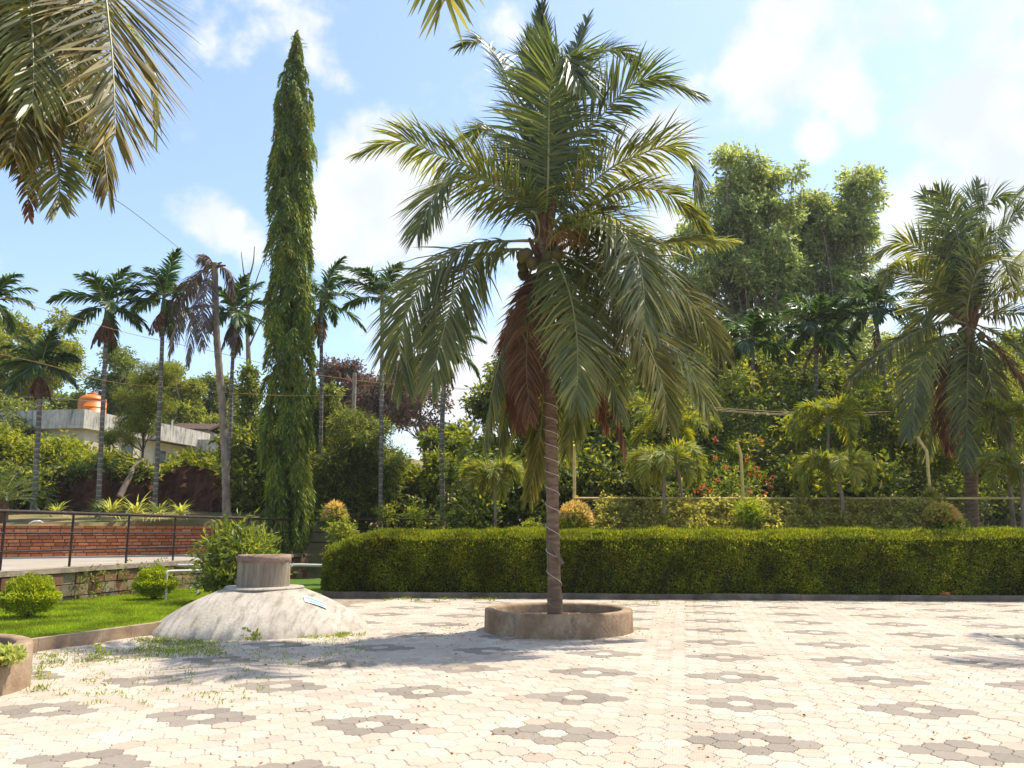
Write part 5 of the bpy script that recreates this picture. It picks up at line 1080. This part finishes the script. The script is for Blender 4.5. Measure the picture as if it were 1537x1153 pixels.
hb('roof_slab', 5.81, 12.2, -.35, 9, z2 - .5, z2 - .3, 'parapet')
b = MB(); pr = []
for q in ((5.81, -.35), (9.5, -.42), (11.6, -.35), (12.15, .1), (12.3, 1.0), (12.3, 6)): pr.append(HC + d1 * q[0] + d2 * q[1])
pr = catmull([[*p, 0] for p in pr], 24)[:, :2]; tn = nrm(np.gradient(pr, axis=0)); nn_ = np.stack([-tn[:, 1], tn[:, 0]], 1)
V = np.stack([np.column_stack([pr, np.full(24, z2 - .55)]), np.column_stack([pr, np.full(24, z2 + .42)]), np.column_stack([pr + nn_ * .14, np.full(24, z2 + .42)]), np.column_stack([pr + nn_ * .14, np.full(24, z2 - .55)])], 1).reshape(-1, 3)
b.add(V, [[i * 4 + j, i * 4 + (j + 1) % 4, (i + 1) * 4 + (j + 1) % 4, (i + 1) * 4 + j] for i in range(23) for j in range(4)]); b.build('parapet', M['parapet'], t)
for (a_, z_) in ((3.4, zt - 2.6), (6.6, zt - 2.6)):
    wv = hb('window', a_, a_ + 1.2, .18, .217, z_, z_ + 1.25, 'wall'); hb('pane', a_ + .08, a_ + .57, .155, .178, z_ + .08, z_ + 1.17, 'glass', wv); hb('pane', a_ + .63, a_ + 1.12, .155, .178, z_ + .08, z_ + 1.17, 'glass', wv)
b = MB(); q = P(258, 640, 50); b.tube([q - [0, 0, .8], q + [0, 0, .35]], .05, 8); b.build('vent_pipe', M['white_pipe'], t)
# second house to the right
o2 = P(262, 668, 52); t = thing('house', 'small house with a dark tiled roof behind the right end of the cream house', 'house', (o2[0] + 2, 54, 5.2))
def ab(name, x0, x1, y0, y1, z0, z1, m):
    b = MB(); b.box([(x0 + x1) / 2, (y0 + y1) / 2, (z0 + z1) / 2], [x1 - x0, y1 - y0, z1 - z0]); return b.build(name, M[m], t)
xa, xb = P(266, 660, 54)[0], P(303, 660, 54)[0]; ze = P(285, 644, 54)[2]; ab('wall', xa, xb, 54, 58, 4.0, ze, 'wall')
b = MB(); xr0, xr1 = P(245, 640, 53.4)[0], P(314, 640, 53.4)[0]; zr_ = ze + .02
b.add([[xr0, 53.3, zr_ - .02], [xr1, 53.3, zr_ - .10], [xr1 - .2, 56, zr_ + .55], [xr0, 56, zr_ + .62], [xr0, 53.3, zr_ - .16], [xr1, 53.3, zr_ - .24], [xr1 - .2, 56, zr_ + .41], [xr0, 56, zr_ + .48], [xr1, 58.8, zr_ - .1], [xr0, 58.8, zr_ - .02]], [[0, 1, 2, 3], [4, 7, 6, 5], [0, 4, 5, 1], [1, 5, 6, 2], [3, 2, 8, 9], [0, 3, 7, 4]]); b.build('roof', M['tile'], t)
ab('terrace_parapet', P(262, 668, 52)[0], P(334, 668, 52)[0], 51.9, 52.05, P(262, 678, 52)[2], P(262, 660, 52)[2], 'parapet')
ab('terrace_slab', P(262, 668, 52)[0], P(334, 668, 52)[0], 52.06, 53.9, P(262, 679, 52)[2], P(262, 677, 52)[2], 'parapet')
# tanks
def tank(label, c, r, h, m, grp):
    t = thing('roof_water_tank', label, 'water tank', tuple(c), grp); b = MB(); pr = [(.02, 0), (r * .96, 0), (r, .03)]
    for k in range(4):
        z0 = .06 + k * (h * .78 / 4); z1 = z0 + h * .78 / 4; pr += [(r, z0), (r, z1 - .06), (r * .965, z1 - .045), (r * .965, z1 - .015), (r, z1)]
    pr += [(r * .97, h * .86), (r * .82, h * .93), (r * .55, h * .975), (r * .3, h)]; b.lathe(c, pr, 40); b.build('body', M[m], t)
    b = MB(); b.lathe(c, [(r * .3, h - .02), (r * .32, h + .06), (r * .28, h + .09), (.01, h + .1)], 24); b.build('lid', M[m], t)
    b = MB(); q = np.array(c); b.tube(catmull([q + [r * .5, -r * .3, h * .9], q + [r * .5, -r * .3, h + .16], q + [r * .75, -r * .3, h + .16], q + [r * .86, -r * .3, h * .8]], 12), .025, 6); b.build('inlet_pipe', M['white_pipe'], t)
q = HC + d1 * 2.0 + d2 * 1.05; tank('bright orange plastic water tank on the flat roof of the house', np.array([*q, zt - .78]), .69, 1.85, 'orange', 'roof water tanks')
q = HC + d1 * 5.0 + d2 * .95; tank('white plastic water tank on the flat roof, behind the orange one', np.array([*q, zt - .78]), .52, 1.12, 'white', 'roof water tanks')
# leaning dead log on the bank
b = MB(); b.tube(catmull([P(180, 745, 32.1), P(188, 728, 32.3), P(196, 714, 32.5), P(202, 700, 32.7), P(216, 690, 33)], 12), np.linspace(.13, .06, 12), 8)
tag(b.build('leaning_log', M['bark_grey'], None, tuple(P(180, 745, 32.1))), 'pale leaning dead log against the red earth bank', 'log')
# grey pole by the reddish tree
b = MB(); q = P(530, 640, 40); b.tube([[q[0], 40, float(terrain(q[0], 40)) - .3], [q[0], 40, P(530, 560, 40)[2]]], [.12, .09], 8)
tag(b.build('utility_pole', M['concrete'], None, (q[0], 40, float(terrain(q[0], 40)))), 'thin grey concrete pole in front of the reddish tree', 'pole')

# ================================================================== pipes and cables
g = [P(250, 884, 17.6), P(250, 862, 17.6), P(255, 858, 17.65), P(290, 857, 17.9), P(330, 856, 18.2)]
b = MB(); b.tube(catmull([[g[0][0], g[0][1], .05]] + g[1:], 26), .032, 8)
tag(b.build('water_pipe', M['white_pipe'], None, tuple(g[0])), 'white plastic pipe with a bend standing beside the laterite wall', 'pipe')
b = MB(); b.tube([[*G(296, 893, .1)[:2], .05], P(296, 878, G(296, 893, .1)[1])], .03, 8); g2 = G(296, 893, .1); tag(b.build('pipe_stub', M['white_pipe'], None, tuple(g2)), 'short white upright pipe stub left of the leafy shrub', 'pipe')
b = MB(); b.tube(catmull([[rail_x(21.) - .1, 21.0, P(400, 849, 21)[2]], P(425, 849, 21), P(450, 848, 21), P(484, 849, 21)], 8), .035, 8); b.tube([P(484, 849, 21), P(500, 850, 21)], .035, 8)
tag(b.build('water_pipe', M['white_pipe'], None, tuple(P(450, 849, 21))), 'white horizontal pipe behind the right side of the dome neck', 'pipe')
b = MB(); b.tube([P(44, 786.5, 24.8), P(50, 783, 24.8), P(60, 782.5, 24.9), P(64, 785, 25)], .03, 7); tag(b.build('water_pipe', M['white_pipe'], None, tuple(P(50, 786, 24.8))), 'short white pipe lying on top of the brick wall at left', 'pipe')
def cable(label, pts, r, m='cable'):
    q = catmull([P(*p) for p in pts], 40); b = MB(); b.tube(q, r, 5, 0, False); tag(b.build('overhead_cable', M[m], None, tuple(q[0])), label, 'cable', 'overhead cables')
cable('thin dark cable running down from the left palm crown towards the withered palm', [(150, 285, 10), (215, 330, 16), (300, 398, 28.3)], .006, 'cable_thin')
cable('upper pale cable crossing the sky in front of the two tall left areca palms', [(-60, 430, 24), (60, 463, 25), (200, 502, 26), (330, 530, 27), (440, 556, 28), (560, 574, 29), (700, 583, 30), (900, 584, 31)], .008)
cable('lower orange cable sagging behind the feathery tree', [(-60, 520, 26), (60, 545, 26), (160, 572, 26), (260, 582, 26), (400, 593, 26.5), (520, 594, 27)], .008)
cable('orange cable from behind the mast tree passing behind the big coconut trunk', [(470, 562, 24), (560, 574, 24), (700, 585, 24), (860, 596, 24), (1000, 607, 24), (1130, 619, 24), (1240, 622, 24), (1400, 614, 24), (1600, 600, 24)], .007)
cable('second yellowish cable just under the orange one, sagging lower at the right', [(860, 592, 23.6), (1000, 603, 23.6), (1100, 614, 23.6), (1240, 620, 23.6), (1380, 615, 23.6), (1600, 594, 23.6)], .006)
cable('lowest yellowish cable of the bundle behind the right fronds of the big palm', [(900, 601, 23.8), (1020, 611, 23.8), (1120, 620, 23.8), (1230, 625, 23.8), (1330, 622, 23.8), (1600, 612, 23.8)], .006)
cable('grey cable crossing the lower sky at the far left edge', [(-60, 592, 30), (60, 597, 30), (150, 603, 38)], .012, 'cable_thin')

# ================================================================== air
b = MB(); b.box([0, 45, 20], [330, 220, 46])
hz = b.build('haze', bpy.data.materials.new('haze_air'), None, (0, 45, 20)); tag(hz, 'thin bright daytime haze hanging over the whole garden', 'haze', kind='stuff')
hm = hz.data.materials[0]; hm.use_nodes = True; ht = hm.node_tree; ht.nodes.clear(); ho = ht.nodes.new('ShaderNodeOutputMaterial'); hv = ht.nodes.new('ShaderNodeVolumePrincipled')
hv.inputs['Color'].default_value = (.95, .97, 1, 1); hv.inputs['Density'].default_value = .0004; hv.inputs['Anisotropy'].default_value = .3
ht.links.new(hv.outputs[0], ho.inputs['Volume'])
